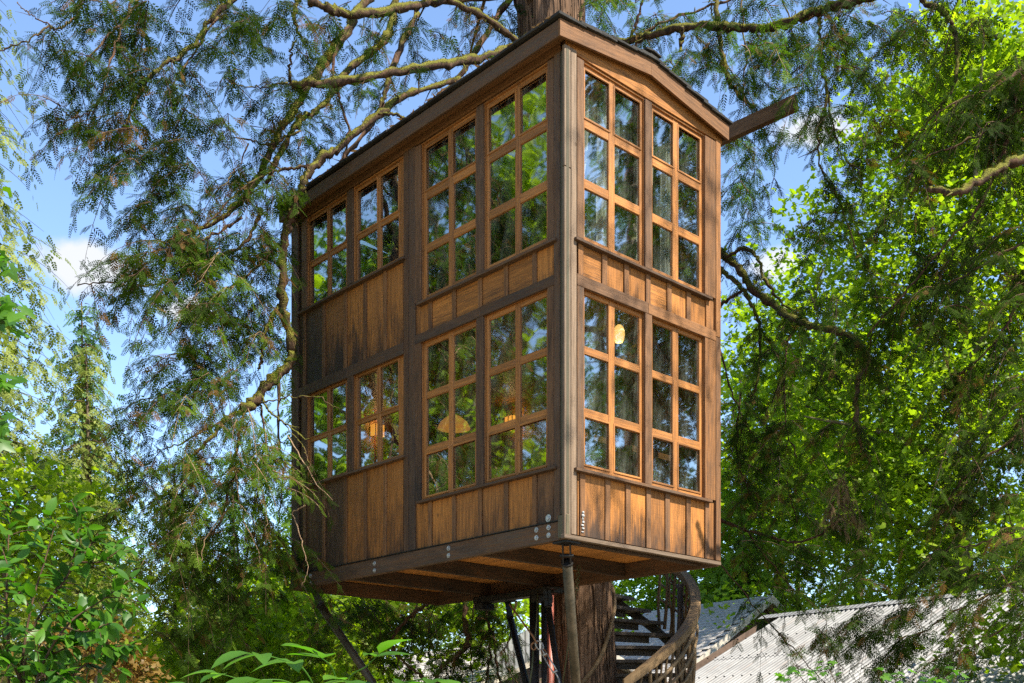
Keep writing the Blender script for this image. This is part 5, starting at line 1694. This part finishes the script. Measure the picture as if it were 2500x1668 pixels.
apex = np.array([6.79, 28.3, 0]) ; ZR = 4.72
shed = roof_frame("metal_roofed_shed", "low shed with a long pale corrugated metal roof", apex, "shed")
LEN0, LEN1, RUN, TP = -11.0, 0.3, 5.2, math.tan(radians(26))
per = 0.132
npan = int((LEN1 - LEN0) / (per * 8))
pan_me = {}
for row, (y0, y1) in enumerate(((0.0, 2.65), (2.55, 5.2))):
    u = np.linspace(0, per * 8 + .03, 8 * 8 + 3)
    vv, ff = [], []
    for j, y in enumerate((y0, (y0 + y1) / 2, y1)):
        for x in u:
            vv.append((x, y, .022 * cos(2 * pi * x / per) - y * TP - row * .012))
    nn = len(u)
    for j in range(2):
        for i in range(nn - 1): ff.append((j * nn + i, j * nn + i + 1, (j + 1) * nn + i + 1, (j + 1) * nn + i))
    me = bpy.data.meshes.new("roof_panel"); me.from_pydata(vv, [], ff)
    for p_ in me.polygons: p_.use_smooth = True
    for k in range(npan):
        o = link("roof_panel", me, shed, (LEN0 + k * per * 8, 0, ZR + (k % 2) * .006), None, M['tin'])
scr = MB()
for y in (.35, 1.5, 2.58, 3.7, 4.9):
    for k in range(int((LEN1 - LEN0) / (per * 2))):
        x = LEN0 + k * per * 2
        scr.box(x - .014, x + .014, y - .014, y + .014, ZR - y * TP + .02, ZR - y * TP + .045)
scr.build("roof_screws", M['black_steel'], shed)['kind'] = 'stuff'
mb = MB()
mb.poly([(LEN0, -.22, ZR - .07), (LEN1, -.22, ZR - .07), (LEN1, 0, ZR + .045), (LEN0, 0, ZR + .045), (LEN1, .22, ZR - .07), (LEN0, .22, ZR - .07)], [(0, 1, 2, 3), (3, 2, 4, 5)])
mb.build("ridge_cap", M['tin'], shed)
mb = MB(); mb.box(LEN0 + .3, LEN1 - .3, -4.6, 4.6, 0, ZR - 4.6 * TP - .1); mb.build("wall", M['brown_wall'], shed)
mb = MB()
mb.poly([(LEN0, 0, ZR - .05), (LEN1, 0, ZR - .05), (LEN1, -5.2, ZR - 5.2 * TP), (LEN0, -5.2, ZR - 5.2 * TP)], [(0, 1, 2, 3)])
mb.build("back_slope", M['tin'], shed)
for x in (LEN1 - .02, LEN0 + .02):
    mb = MB()
    mb.poly([(x, -4.6, ZR - 4.6 * TP - .1), (x, 4.6, ZR - 4.6 * TP - .1), (x, 0, ZR - .1)], [(0, 1, 2)])
    mb.build("gable_wall", M['brown_wall'], shed)


# ------------------------------------------------------------------ shingled houses
def shingled_house(name, label, apex, zr, length, run_l, run_r, pitch, tile, expo=.16, tw=.45, gable_at=0.0, trim='pale_trim', nmax=300, mess=0.0):
    t = roof_frame(name, label, apex, "house")
    tp = math.tan(radians(pitch))
    def slope(sign, run, nm):
        mb = MB()
        p = [(gable_at, 0, zr), (length, 0, zr), (length, sign * run, zr - run * tp), (gable_at, sign * run, zr - run * tp)]
        p += [(x, y, z - .10) for x, y, z in p]
        mb.poly(p, [(0, 1, 2, 3), (7, 6, 5, 4), (0, 4, 5, 1), (1, 5, 6, 2), (2, 6, 7, 3), (3, 7, 4, 0)])
        mb.build(nm, M[tile], t)
    slope(1, run_l, "roof_slope"); slope(-1, run_r, "roof_slope")
    # shingles of the slope that faces the picture
    me_s = MB(); me_s.box(-.0, tw - .012, 0, expo * 1.35, 0, .018); tile_mesh = None
    cnt = 0
    rest = MB()
    rows = int(run_l / expo); cols = int((length - gable_at) / tw)
    for c in range(cols):
        for r in range(rows):
            x = gable_at + c * tw + (r % 2) * tw * .5 - .2 * 0
            y = r * expo
            if x + tw > length: continue
            z = zr - y * tp + .012 + .014
            if cnt < nmax:
                if tile_mesh is None:
                    o = me_s.build("shingle", M[tile], t, None, (x, y, z)); tile_mesh = o.data
                else:
                    o = link("shingle", tile_mesh, t, (x, y, z))
                o.rotation_euler = (-radians(pitch) + .05 + rng.uniform(-.012, .012), 0, rng.uniform(-.01, .01))
                cnt += 1
            else:
                a = -radians(pitch) + .05
                p = []
                for dz in (0, .018):
                    for (dx, dy) in ((0, 0), (tw - .012, 0), (tw - .012, expo * 1.35), (0, expo * 1.35)):
                        p.append((x + dx, y + dy * cos(a) - dz * sin(a), z + dy * sin(a) + dz * cos(a)))
                rest.poly(p, [(4, 5, 6, 7), (0, 1, 5, 4), (1, 2, 6, 5), (2, 3, 7, 6), (3, 0, 4, 7)])
    if rest.n: rest.build("shingles_beyond", M[tile], t)['kind'] = 'stuff'
    # barge boards, soffit line, gable wall, long wall
    for sg, run in ((1, run_l), (-1, run_r)):
        mb = MB()
        x0 = gable_at - .03
        p = []
        for x in (x0 - .04, x0):
            p += [(x, 0, zr + .03), (x, sg * run, zr - run * tp + .03), (x, sg * run, zr - run * tp - .20), (x, 0, zr - .20)]
        mb.poly(p, [(0, 1, 2, 3), (7, 6, 5, 4), (0, 4, 5, 1), (1, 5, 6, 2), (2, 6, 7, 3)])
        mb.build("barge_board", M[trim], t)
    mb = MB()
    g = gable_at + .45
    lo = zr - min(run_l, run_r) * tp
    mb.poly([(g, run_l - .4, 0), (g, -(run_r - .4), 0), (g, -(run_r - .4), zr - (run_r - .4) * tp - .11), (g, 0, zr - .11), (g, run_l - .4, zr - (run_l - .4) * tp - .11)], [(0, 1, 2, 3, 4)])
    mb.build("gable_wall", M['brown_wall'], t)
    mb = MB(); mb.box(g + .01, length - .3, -(run_r - .4), run_l - .4, 0, zr - max(run_l, run_r) * tp - .12); mb.build("wall", M['brown_wall'], t)
    mb = MB(); mb.box(gable_at, length, run_l, run_l + .1, zr - run_l * tp - .14, zr - run_l * tp - .02, .01); mb.build("gutter", M[trim], t)
    return t


shingled_house("shingled_house", "house with brown grey shingled gable roof and pale barge board behind the stair", P(1883, 1456, 33)[:2].tolist() + [0], P(1883, 1456, 33)[2], 5.6, 4.6, 1.4, 33, 'roof_tile')
ap2 = P(1420, 1562, 31)
shingled_house("pale_roofed_house", "house with pale shingled roof glimpsed under the cabin floor through hanging twigs", [ap2[0], ap2[1], 0], ap2[2] + .15, 9.5, 5.5, 3.0, 23, 'pale_tile', expo=.2, tw=.5)
# small dormer-like lean-to edge seen beside the black posts
t = thing("glazed_roof", "sloping pale glazed lean-to roof with white edge beside the black posts", "roof", P(1262, 1618, 24))
mb = MB(); a_, b_ = P(1225, 1660, 24) - P(1262, 1618, 24), P(1345, 1590, 24) - P(1262, 1618, 24)
mb.bar(a_, b_, .10, .09); mb.build("edge_trim", M['pale_trim'], t)
mb = MB(); u_ = nz(b_ - a_)
mb.poly([a_ + (0, 0, .06), b_ + (0, 0, .06), b_ + np.array([-.5, 1.4, .62]), a_ + np.array([-.5, 1.4, .62])], [(0, 1, 2, 3)])
mb.build("sheet", M['tin'], t)
mb = MB(); mb.bar(a_ + (0, .05, -1.25), a_ + (0, .05, -.05), .08, .08); mb.bar(b_ + (0, .05, -2.9), b_ + (0, .05, -.05), .08, .08); mb.build("post", M['brown_wall'], t)

# ------------------------------------------------------------------ spiral stair round the trunk
SCX, SCY = TRX(3.0), TRY
stair = thing("spiral_staircase", "dark wooden spiral stair with twisted branch railing winding round the trunk", "staircase", (SCX, SCY, 0))
ang0, rise_deg = radians(-210), 1.33 / radians(68)
rz_of = lambda a: 2.73 + rise_deg * a         # tread height at angle a (0 = right of the trunk)
step = radians(11.6)


def arc(r, a, z): return np.array([r * cos(a), r * sin(a), z])


k = 0
a = radians(-137)
while a < radians(66):
    z = rz_of(a)
    if z > .1:
        mb = MB()
        w = step * .62
        ri, ro = .50, 1.70
        p = [arc(ri, a - w, z), arc(ro, a - w * .85, z), arc(ro, a + w * .85, z), arc(ri, a + w, z)]
        p += [q - np.array([0, 0, .05]) for q in p]
        mb.poly(p, [(0, 1, 2, 3), (7, 6, 5, 4), (0, 4, 5, 1), (1, 5, 6, 2), (2, 6, 7, 3), (3, 7, 4, 0)])
        mb.build("tread", M['dark_tread'], stair, clr(.1, .5))
        mb = MB()
        mb.bar(arc(.5, a + w * .5, z - .10), arc(1.30, a + w * .5, z - .10), .05, .095)
        mb.build("tread_bearer", M['dark_tread'], stair, clr(.25, .6))
        for off in (-.33, 0, .33):
            aa = a + off * step * 1.0
            zt = rz_of(aa) + .98
            if zt > 4.45: continue
            wob = [rng.uniform(-.03, .03) for _ in range(4)]
            pts = catmull([arc(1.72, aa, z - .12), arc(1.74 + wob[0], aa + wob[1], z + .28), arc(1.73 + wob[2], aa + wob[3], z + .66), arc(1.76, aa, zt)], 4)
            r_ = rng.uniform(.016, .032)
            MB().tube(pts, np.linspace(r_ * 1.1, r_ * .8, len(pts)), 7).build("baluster", M['rail'], stair, clr(.18, .5))
        if k % 4 == 1 and z < 3.3:
            pts = [arc(1.66, a, max(0, z - 1.2)), arc(1.66, a, z + 1.0)]
            MB().tube(pts, .045, 9).build("newel_post", M['dark_tread'], stair, clr(.1, .5))
    a += step; k += 1


def rail_plank(a0, a1, r, w, h, zoff, name, mat='rail', color=(.05, .7, 0, 1)):
    n_ = 44
    v, f, uv = [], [], []
    for i in range(n_):
        t_ = i / (n_ - 1)
        aa = a0 + (a1 - a0) * t_
        tap = 1.0 if i > 1 else (.35 if i == 0 else .8)
        zz = rz_of(aa) + zoff + .012 * sin(aa * 5)
        rr = r + .03 * sin(aa * 3.1)
        for (dr, dz) in ((-w / 2 * tap, -h / 2), (w / 2 * tap, -h / 2), (w / 2 * tap, h / 2), (-w / 2 * tap, h / 2)):
            v.append(arc(rr + dr, aa, zz + dz))
    mb = MB()
    fs, uvs = [], []
    for i in range(n_ - 1):
        for q in range(4):
            fs.append((i * 4 + q, i * 4 + (q + 1) % 4, i * 4 + 4 + (q + 1) % 4, i * 4 + 4 + q))
            l0, l1 = r * abs(a1 - a0) * i / n_, r * abs(a1 - a0) * (i + 1) / n_
            uvs += [(q * .1, l0), (q * .1 + .1, l0), (q * .1 + .1, l1), (q * .1, l1)]
    fs.append((3, 2, 1, 0)); uvs += [(0, 0)] * 4
    e = (n_ - 1) * 4
    fs.append((e, e + 1, e + 2, e + 3)); uvs += [(0, 0)] * 4
    mb.poly(v, fs, uvs)
    return mb.build(name, M[mat], stair, color)


rail_plank(radians(-74), radians(48), 1.78, .15, .13, 1.03, "handrail", 'rail', (-.05, .35, 0, 1))
for (zo, rr, r_) in ((.80, 1.80, .028), (.62, 1.82, .022), (.40, 1.78, .024)):
    pts = [arc(rr + .03 * sin(t_ * 7 + zo), radians(-70 + 112 * t_), rz_of(radians(-70 + 112 * t_)) + zo + .05 * sin(t_ * 9 + zo * 5)) for t_ in np.linspace(0, 1, 26)]
    MB().tube(pts, np.linspace(r_ * 1.15, r_ * .8, 26), 8).build("branch_rail", M['rail'], stair, clr(.1, .6))
pts = [arc(.55 + .02 * sin(t_ * 6), radians(-118 + 125 * t_), 1.95 + 1.85 * t_ + .03 * sin(t_ * 11)) for t_ in np.linspace(0, 1, 22)]
pts += [arc(.50, radians(10), 3.95)]
MB().tube(pts, np.linspace(.040, .030, 23), 9).build("inner_handrail", M['rail'], stair, clr(.05, .5))
# stair stringer hugging the outer edge
rail_plank(radians(-137), radians(66), 1.60, .05, .16, -.13, "stringer", 'dark_tread', (.2, .5, 0, 1))

# ------------------------------------------------------------------ cables, chain
t = thing("turnbuckle_cable", "rusty guy cable with galvanised turnbuckle running down to the trunk", "cable", P(1312, 1572, 15.3))
o_ = P(1312, 1572, 15.3)
V = lambda u, v, Y: P(u, v, Y) - o_
MB().tube([V(1244, 1476, 15.6), V(1300, 1552, 15.35), V(1311, 1571, 15.3)], .014, 7).build("cable", M['rustcable'], t)
sh = MB(); c_ = V(1317, 1576, 15.3); d_ = nz(V(1365, 1655, 15.1) - V(1312, 1572, 15.3)); s_ = nz(np.cross(d_, (0, 1, 0)))
ring = [c_ + d_ * .055 * cos(q) * 1.4 + s_ * .045 * sin(q) for q in np.linspace(0, 2 * pi, 15)]
sh.tube(ring, .012, 6, False).build("shackle", M['zinc'], t)
ring = [c_ + d_ * .13 + d_ * .06 * cos(q) + s_ * .03 * sin(q) for q in np.linspace(0, 2 * pi, 15)]
MB().tube(ring, .010, 6, False).build("shackle", M['rustcable'], t)
tb = MB()
a_, b_ = V(1330, 1598, 15.24), V(1355, 1640, 15.15)
for e in (-1, 1): tb.tube([a_ + s_ * .030 * e, b_ + s_ * .030 * e], .010, 6)
for q in (a_, b_): tb.tube([q - s_ * .036, q + s_ * .036], .016, 8)
tb.build("turnbuckle", M['zinc'], t)
MB().tube([V(1322, 1584, 15.27), a_], .011, 6).build("eye_rod", M['zinc'], t)
MB().tube([b_, V(1363, 1655, 15.12)], .011, 6).build("eye_rod", M['zinc'], t)
MB().tube([V(1363, 1655, 15.12), V(1372, 1690, 15.1)], .013, 6).build("cable", M['zinc'], t)

t = thing("thin_cable", "thin greenish cable with spliced thimble hanging beside the black posts", "cable", P(1305, 1580, 15.4))
o_ = P(1305, 1580, 15.4)
MB().tube([V(1313, 1440, 15.7), V(1310, 1520, 15.5), V(1305, 1572, 15.4)], .012, 6).build("cable", M['cable'], t)
ring = [V(1303, 1578, 15.4) + np.array([.035 * cos(q), 0, .05 * sin(q)]) for q in np.linspace(0, 2 * pi, 13)]
MB().tube(ring, .014, 6, False).build("thimble", M['rustcable'], t)
MB().tube([V(1302, 1588, 15.4), V(1299, 1630, 15.4), V(1289, 1700, 15.3)], .014, 6).build("cable", M['cable'], t)
t = thing("slack_line", "slender green line slanting behind the corner strut to the trunk", "cable", P(1386, 1590, 14.6))
o_ = P(1386, 1590, 14.6)
MB().tube([V(1408, 1440, 14.4), V(1395, 1520, 14.5), V(1371, 1690, 14.8)], .009, 6).build("cable", M['cable'], t)

t = thing("hanging_chain", "short mossy chain hanging from the floor beam behind the corner strut", "chain", P(1413, 1388, 14.3))
o_ = P(1413, 1388, 14.3)
for k in range(7):
    c_ = V(1413 - k * .8, 1386 + k * 8.4, 14.3)
    fl_ = k % 2
    ring = [c_ + np.array([(.022 * cos(q)) * (0 if fl_ else 1), (.022 * cos(q)) * (1 if fl_ else 0), .032 * sin(q)]) for q in np.linspace(0, 2 * pi, 11)]
    MB().tube(ring, .007, 5, False).build("link", M['cable'], t)

# ------------------------------------------------------------------ foreground shrubs
oval_me = None
OVALS = []
for (wd, cu) in ((.24, .12), (.28, .25), (.21, .35)):
    v, f = leaf_oval(4, .25, wd, cu)
    OVALS.append(mesh_np("leaf", v, f, True))


def orient(ax, nm):
    from mathutils import Matrix
    ax = nz(ax); x = nz(np.cross(ax, nm)); z = np.cross(x, ax)
    return Matrix(((x[0], ax[0], z[0]), (x[1], ax[1], z[1]), (x[2], ax[2], z[2]))).to_euler()


def place_leaf(parent, base, pos, ax, nm, size, mat, name="leaf", me=None):
    me = me or rng.choice(OVALS)
    o = link(name, me, parent, tuple(np.asarray(pos) - base), None, mat)
    o.rotation_euler = orient(ax, nm); o.scale = (size,) * 3
    return o


SB = np.array([-2.15, 5.2, 0.0])
shrub = thing("big_leaved_shrub", "tall shrub with big oval leaves and thin dark stems in the lower left foreground", "shrub", SB)
leaves = []
stems = [
    [(30, 1700, 5.2), (45, 1560, 5.2), (70, 1400, 5.2), (105, 1280, 5.25), (130, 1190, 5.3)],
    [(60, 1700, 5.3), (60, 1500, 5.3), (110, 1380, 5.3), (180, 1290, 5.35), (225, 1225, 5.4)],
    [(70, 1720, 5.1), (85, 1560, 5.1), (150, 1440, 5.1), (230, 1380, 5.15), (300, 1330, 5.2)],
    [(20, 1700, 5.4), (20, 1500, 5.4), (15, 1360, 5.4), (20, 1230, 5.45), (25, 1170, 5.5)],
    [(90, 1720, 5.2), (130, 1600, 5.2), (190, 1530, 5.2), (250, 1490, 5.2), (300, 1480, 5.2)],
    [(0, 1700, 5.0), (-20, 1500, 5.0), (-30, 1380, 5.0), (-10, 1300, 5.05)],
    [(110, 1380, 5.3), (160, 1310, 5.3), (180, 1200, 5.35), (165, 1150, 5.4)],
    [(70, 1400, 5.2), (30, 1330, 5.1), (5, 1260, 5.1)],
    [(150, 1440, 5.1), (200, 1450, 5.05), (255, 1430, 5.0)],
    [(60, 1500, 5.3), (120, 1500, 5.25), (180, 1470, 5.2), (215, 1440, 5.2)],
    [(45, 1560, 5.2), (10, 1480, 5.1), (-20, 1420, 5.1)],
    [(85, 1560, 5.1), (120, 1540, 5.05), (150, 1560, 5.0)],
    [(180, 1290, 5.35), (230, 1290, 5.3), (275, 1262, 5.3)],
]
for si, st in enumerate(stems):
    pts = catmull([Q(*p) for p in st], 6)
    if si < 6:
        g0 = np.array([SB[0] + rng.uniform(-.15, .15), SB[1] + rng.uniform(-.1, .1), 0])
        pts = np.vstack([catmull([g0, (g0 + pts[0]) / 2 + np.array([.03, 0, .1]), pts[0]], 5)[:-1], pts])
    v, f, _, _ = tube_arrays(pts, np.linspace(.011 if si < 6 else .006, .002, len(pts)), 6)
    link("stem", mesh_np("stem", v, f, True), shrub, tuple(-SB), None, M['twig'])
    vis = pts[-len(st) * 6 + 4:] if si < 6 else pts[2:]
    for i in range(0, len(vis) - 1):
        T = nz(vis[i + 1] - vis[i])
        for q in range(2):
            h = nz(np.cross(T, nrng.normal(0, 1, 3)))
            leaves.append((vis[i] + T * rng.random() * .04, nz(T * rng.uniform(.2, .8) + h * .8 + np.array([0, 0, rng.uniform(-.45, .25)]))))
        if rng.random() < .35:
            # short side twig with a whorl of leaves
            h = nz(np.cross(T, nrng.normal(0, 1, 3)) + T * .4)
            e = vis[i] + h * rng.uniform(.08, .2)
            v, f, _, _ = tube_arrays(np.array([vis[i], (vis[i] + e) / 2 + (0, 0, .01), e]), np.array([.003, .002, .0015]), 4)
            link("stem", mesh_np("stem", v, f, True), shrub, tuple(-SB), None, M['twig'])
            for q in range(4):
                leaves.append((e - h * .02 * q, nz(h * .5 + nrng.normal(0, .6, 3) + np.array([0, 0, -.15]))))
rng.shuffle(leaves)
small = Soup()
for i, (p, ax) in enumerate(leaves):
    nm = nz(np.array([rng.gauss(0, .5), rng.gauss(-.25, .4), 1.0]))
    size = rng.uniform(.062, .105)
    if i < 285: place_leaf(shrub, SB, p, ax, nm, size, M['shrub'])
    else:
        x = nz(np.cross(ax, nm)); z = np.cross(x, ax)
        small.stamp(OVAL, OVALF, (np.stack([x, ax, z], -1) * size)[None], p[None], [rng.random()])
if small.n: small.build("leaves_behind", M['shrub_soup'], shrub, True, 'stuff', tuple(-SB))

# elder sprig pushing up in the bottom middle
EB = np.array([-.95, 4.3, 0.0])
elder = thing("elder_sprig", "fresh green compound leaves of a young elder at the bottom middle edge", "shrub", EB)
def compound(tip_pts, n_pairs, size, mat):
    pts = catmull([Q(*p) for p in tip_pts], 8)
    v, f, _, _ = tube_arrays(pts, np.linspace(.0045, .0018, len(pts)), 5)
    link("stem", mesh_np("stem", v, f, True), elder, tuple(-EB), None, M['pale_leaf'])
    for k in range(n_pairs):
        q = .35 + .6 * k / max(1, n_pairs - 1)
        i = min(len(pts) - 2, int(q * (len(pts) - 1)))
        T = nz(pts[i + 1] - pts[i]); S = nz(np.cross(T, UPV))
        for sd in (-1, 1):
            place_leaf(elder, EB, pts[i], T * .55 + S * sd * .8 + np.array([0, 0, -.12 + rng.uniform(-.15, .15)]), np.array([rng.uniform(-.25, .25), rng.uniform(-.35, .05), 1]), size * rng.uniform(.8, 1.1), mat)
    T = nz(pts[-1] - pts[-2])
    place_leaf(elder, EB, pts[-1], T + np.array([0, 0, -.1]), np.array([.1, -.2, 1]), size * 1.15, mat)
ROOT = (760, 1900, 4.3)
for pts, n_, s_ in [
    ([ROOT, (735, 1640, 4.2), (700, 1540, 4.1), (640, 1512, 4.0), (580, 1500, 3.9)], 3, .155),
    ([ROOT, (790, 1650, 4.3), (800, 1560, 4.3), (840, 1530, 4.25), (870, 1500, 4.2)], 2, .16),
    ([ROOT, (860, 1640, 4.2), (900, 1580, 4.1), (960, 1560, 4.0), (1000, 1562, 3.95)], 3, .15),
    ([ROOT, (720, 1640, 4.0), (690, 1585, 3.9), (650, 1562, 3.8), (600, 1560, 3.75)], 3, .15),
    ([ROOT, (760, 1660, 4.1), (770, 1570, 4.0), (760, 1530, 3.95), (730, 1505, 3.9)], 2, .14),
    ([ROOT, (700, 1660, 4.3), (610, 1590, 4.3), (550, 1560, 4.3), (500, 1545, 4.3)], 3, .13),
    ([ROOT, (640, 1680, 4.2), (560, 1600, 4.2), (480, 1575, 4.2), (430, 1570, 4.2)], 3, .12),
    ([ROOT, (900, 1680, 4.2), (960, 1600, 4.2), (900, 1580, 4.2), (860, 1572, 4.2)], 2, .12),
    ([ROOT, (830, 1680, 4.0), (850, 1600, 3.9), (820, 1575, 3.8), (790, 1560, 3.7)], 2, .13)]:
    compound(pts, n_, s_, M['pale_leaf'])

# maple boughs entering at the left edge
MAPLE_ME = mesh_np("leaf", MAPLE, MAPLEF, False)
LB = np.array([-4.6, 7.2, 0.0])
lm = thing("maple_tree", "maple beyond the left edge with a few big dark green leaves reaching in", "tree", LB)
v, f, _, _ = tube_arrays(catmull([LB + (0, 0, -.2), LB + (.05, .1, 2.4), LB + (-.1, 0, 5.4), LB + (.1, .1, 7.2)], 6), np.linspace(.12, .03, 19), 10, .05)
link("trunk", mesh_np("trunk", v, f, True), lm, tuple(-LB), None, M['maple_bark'])
lm_soup = Soup()
for (x, y, n_, rx, ry) in ((10, 600, 7, 16, 22), (5, 700, 14, 26, 30), (25, 725, 10, 22, 26), (5, 870, 8, 18, 26), (0, 965, 7, 14, 24), (-5, 1010, 5, 14, 20)):
    e = Q(x, y, 7.0)
    s = np.array([LB[0] + .05, LB[1], e[2] - .5])
    v, f, _, _ = tube_arrays(catmull([s, (s + e) / 2 + (0, 0, .15), e], 5), np.linspace(.02, .004, 11), 6)
    link("branch", mesh_np("branch", v, f, True), lm, tuple(-LB), None, M['twig'])
    for _ in range(n_):
        p = Q(x + rng.gauss(0, rx * .6), y + rng.gauss(0, ry * .6), 7.0 + rng.uniform(-.25, .25))
        az = rng.uniform(0, 2 * pi)
        place_leaf(lm, LB, p, np.array([cos(az), .5 * sin(az), rng.uniform(-.9, 0)]), np.array([rng.gauss(0, .4), -.5 + rng.gauss(0, .4), .8]), rng.uniform(.10, .16), M['shrub'], me=MAPLE_ME)
# vine maple sprigs in front of the metal roof
VB = np.array([3.4, 10.2, 0.0])
vm = thing("vine_maple", "small vine maple sprig with lobed leaves across the bottom of the metal roof", "shrub", VB)
for (x, y, n_, rx, ry, Y) in ((1830, 1545, 16, 40, 12, 10), (1900, 1530, 8, 30, 14, 10), (2060, 1545, 12, 40, 16, 9.6), (2130, 1555, 14, 40, 14, 9.4), (2180, 1540, 10, 40, 16, 9.4)):
    e = Q(x, y, Y)
    s = VB + (0, 0, 1.1)
    v, f, _, _ = tube_arrays(catmull([VB + (0, 0, -.1), s, (s + e) / 2 + (0, 0, .1), e], 5), np.linspace(.014, .003, 16), 6)
    link("branch", mesh_np("branch", v, f, True), vm, tuple(-VB), None, M['twig'])
    for _ in range(n_):
        p = Q(x + rng.gauss(0, rx * .6), y + rng.gauss(0, ry * .6), Y + rng.uniform(-.25, .25))
        az = rng.uniform(0, 2 * pi)
        place_leaf(vm, VB, p, np.array([cos(az), .6 * sin(az), rng.uniform(-.5, .1)]), np.array([rng.gauss(0, .3), -.3 + rng.gauss(0, .3), 1]), rng.uniform(.07, .12), M['shrub'], me=MAPLE_ME)

_tri = 0
_seen = set()
for o in SC.objects:
    if o.type == 'MESH' and o.data.name not in _seen:
        _seen.add(o.data.name)
        _tri += sum(max(0, 1) for _ in ()) if False else (len(o.data.loops) - 2 * len(o.data.polygons))
print("TRIANGLES", _tri, "OBJECTS", len(SC.objects), "FRONDS", n_cedar)
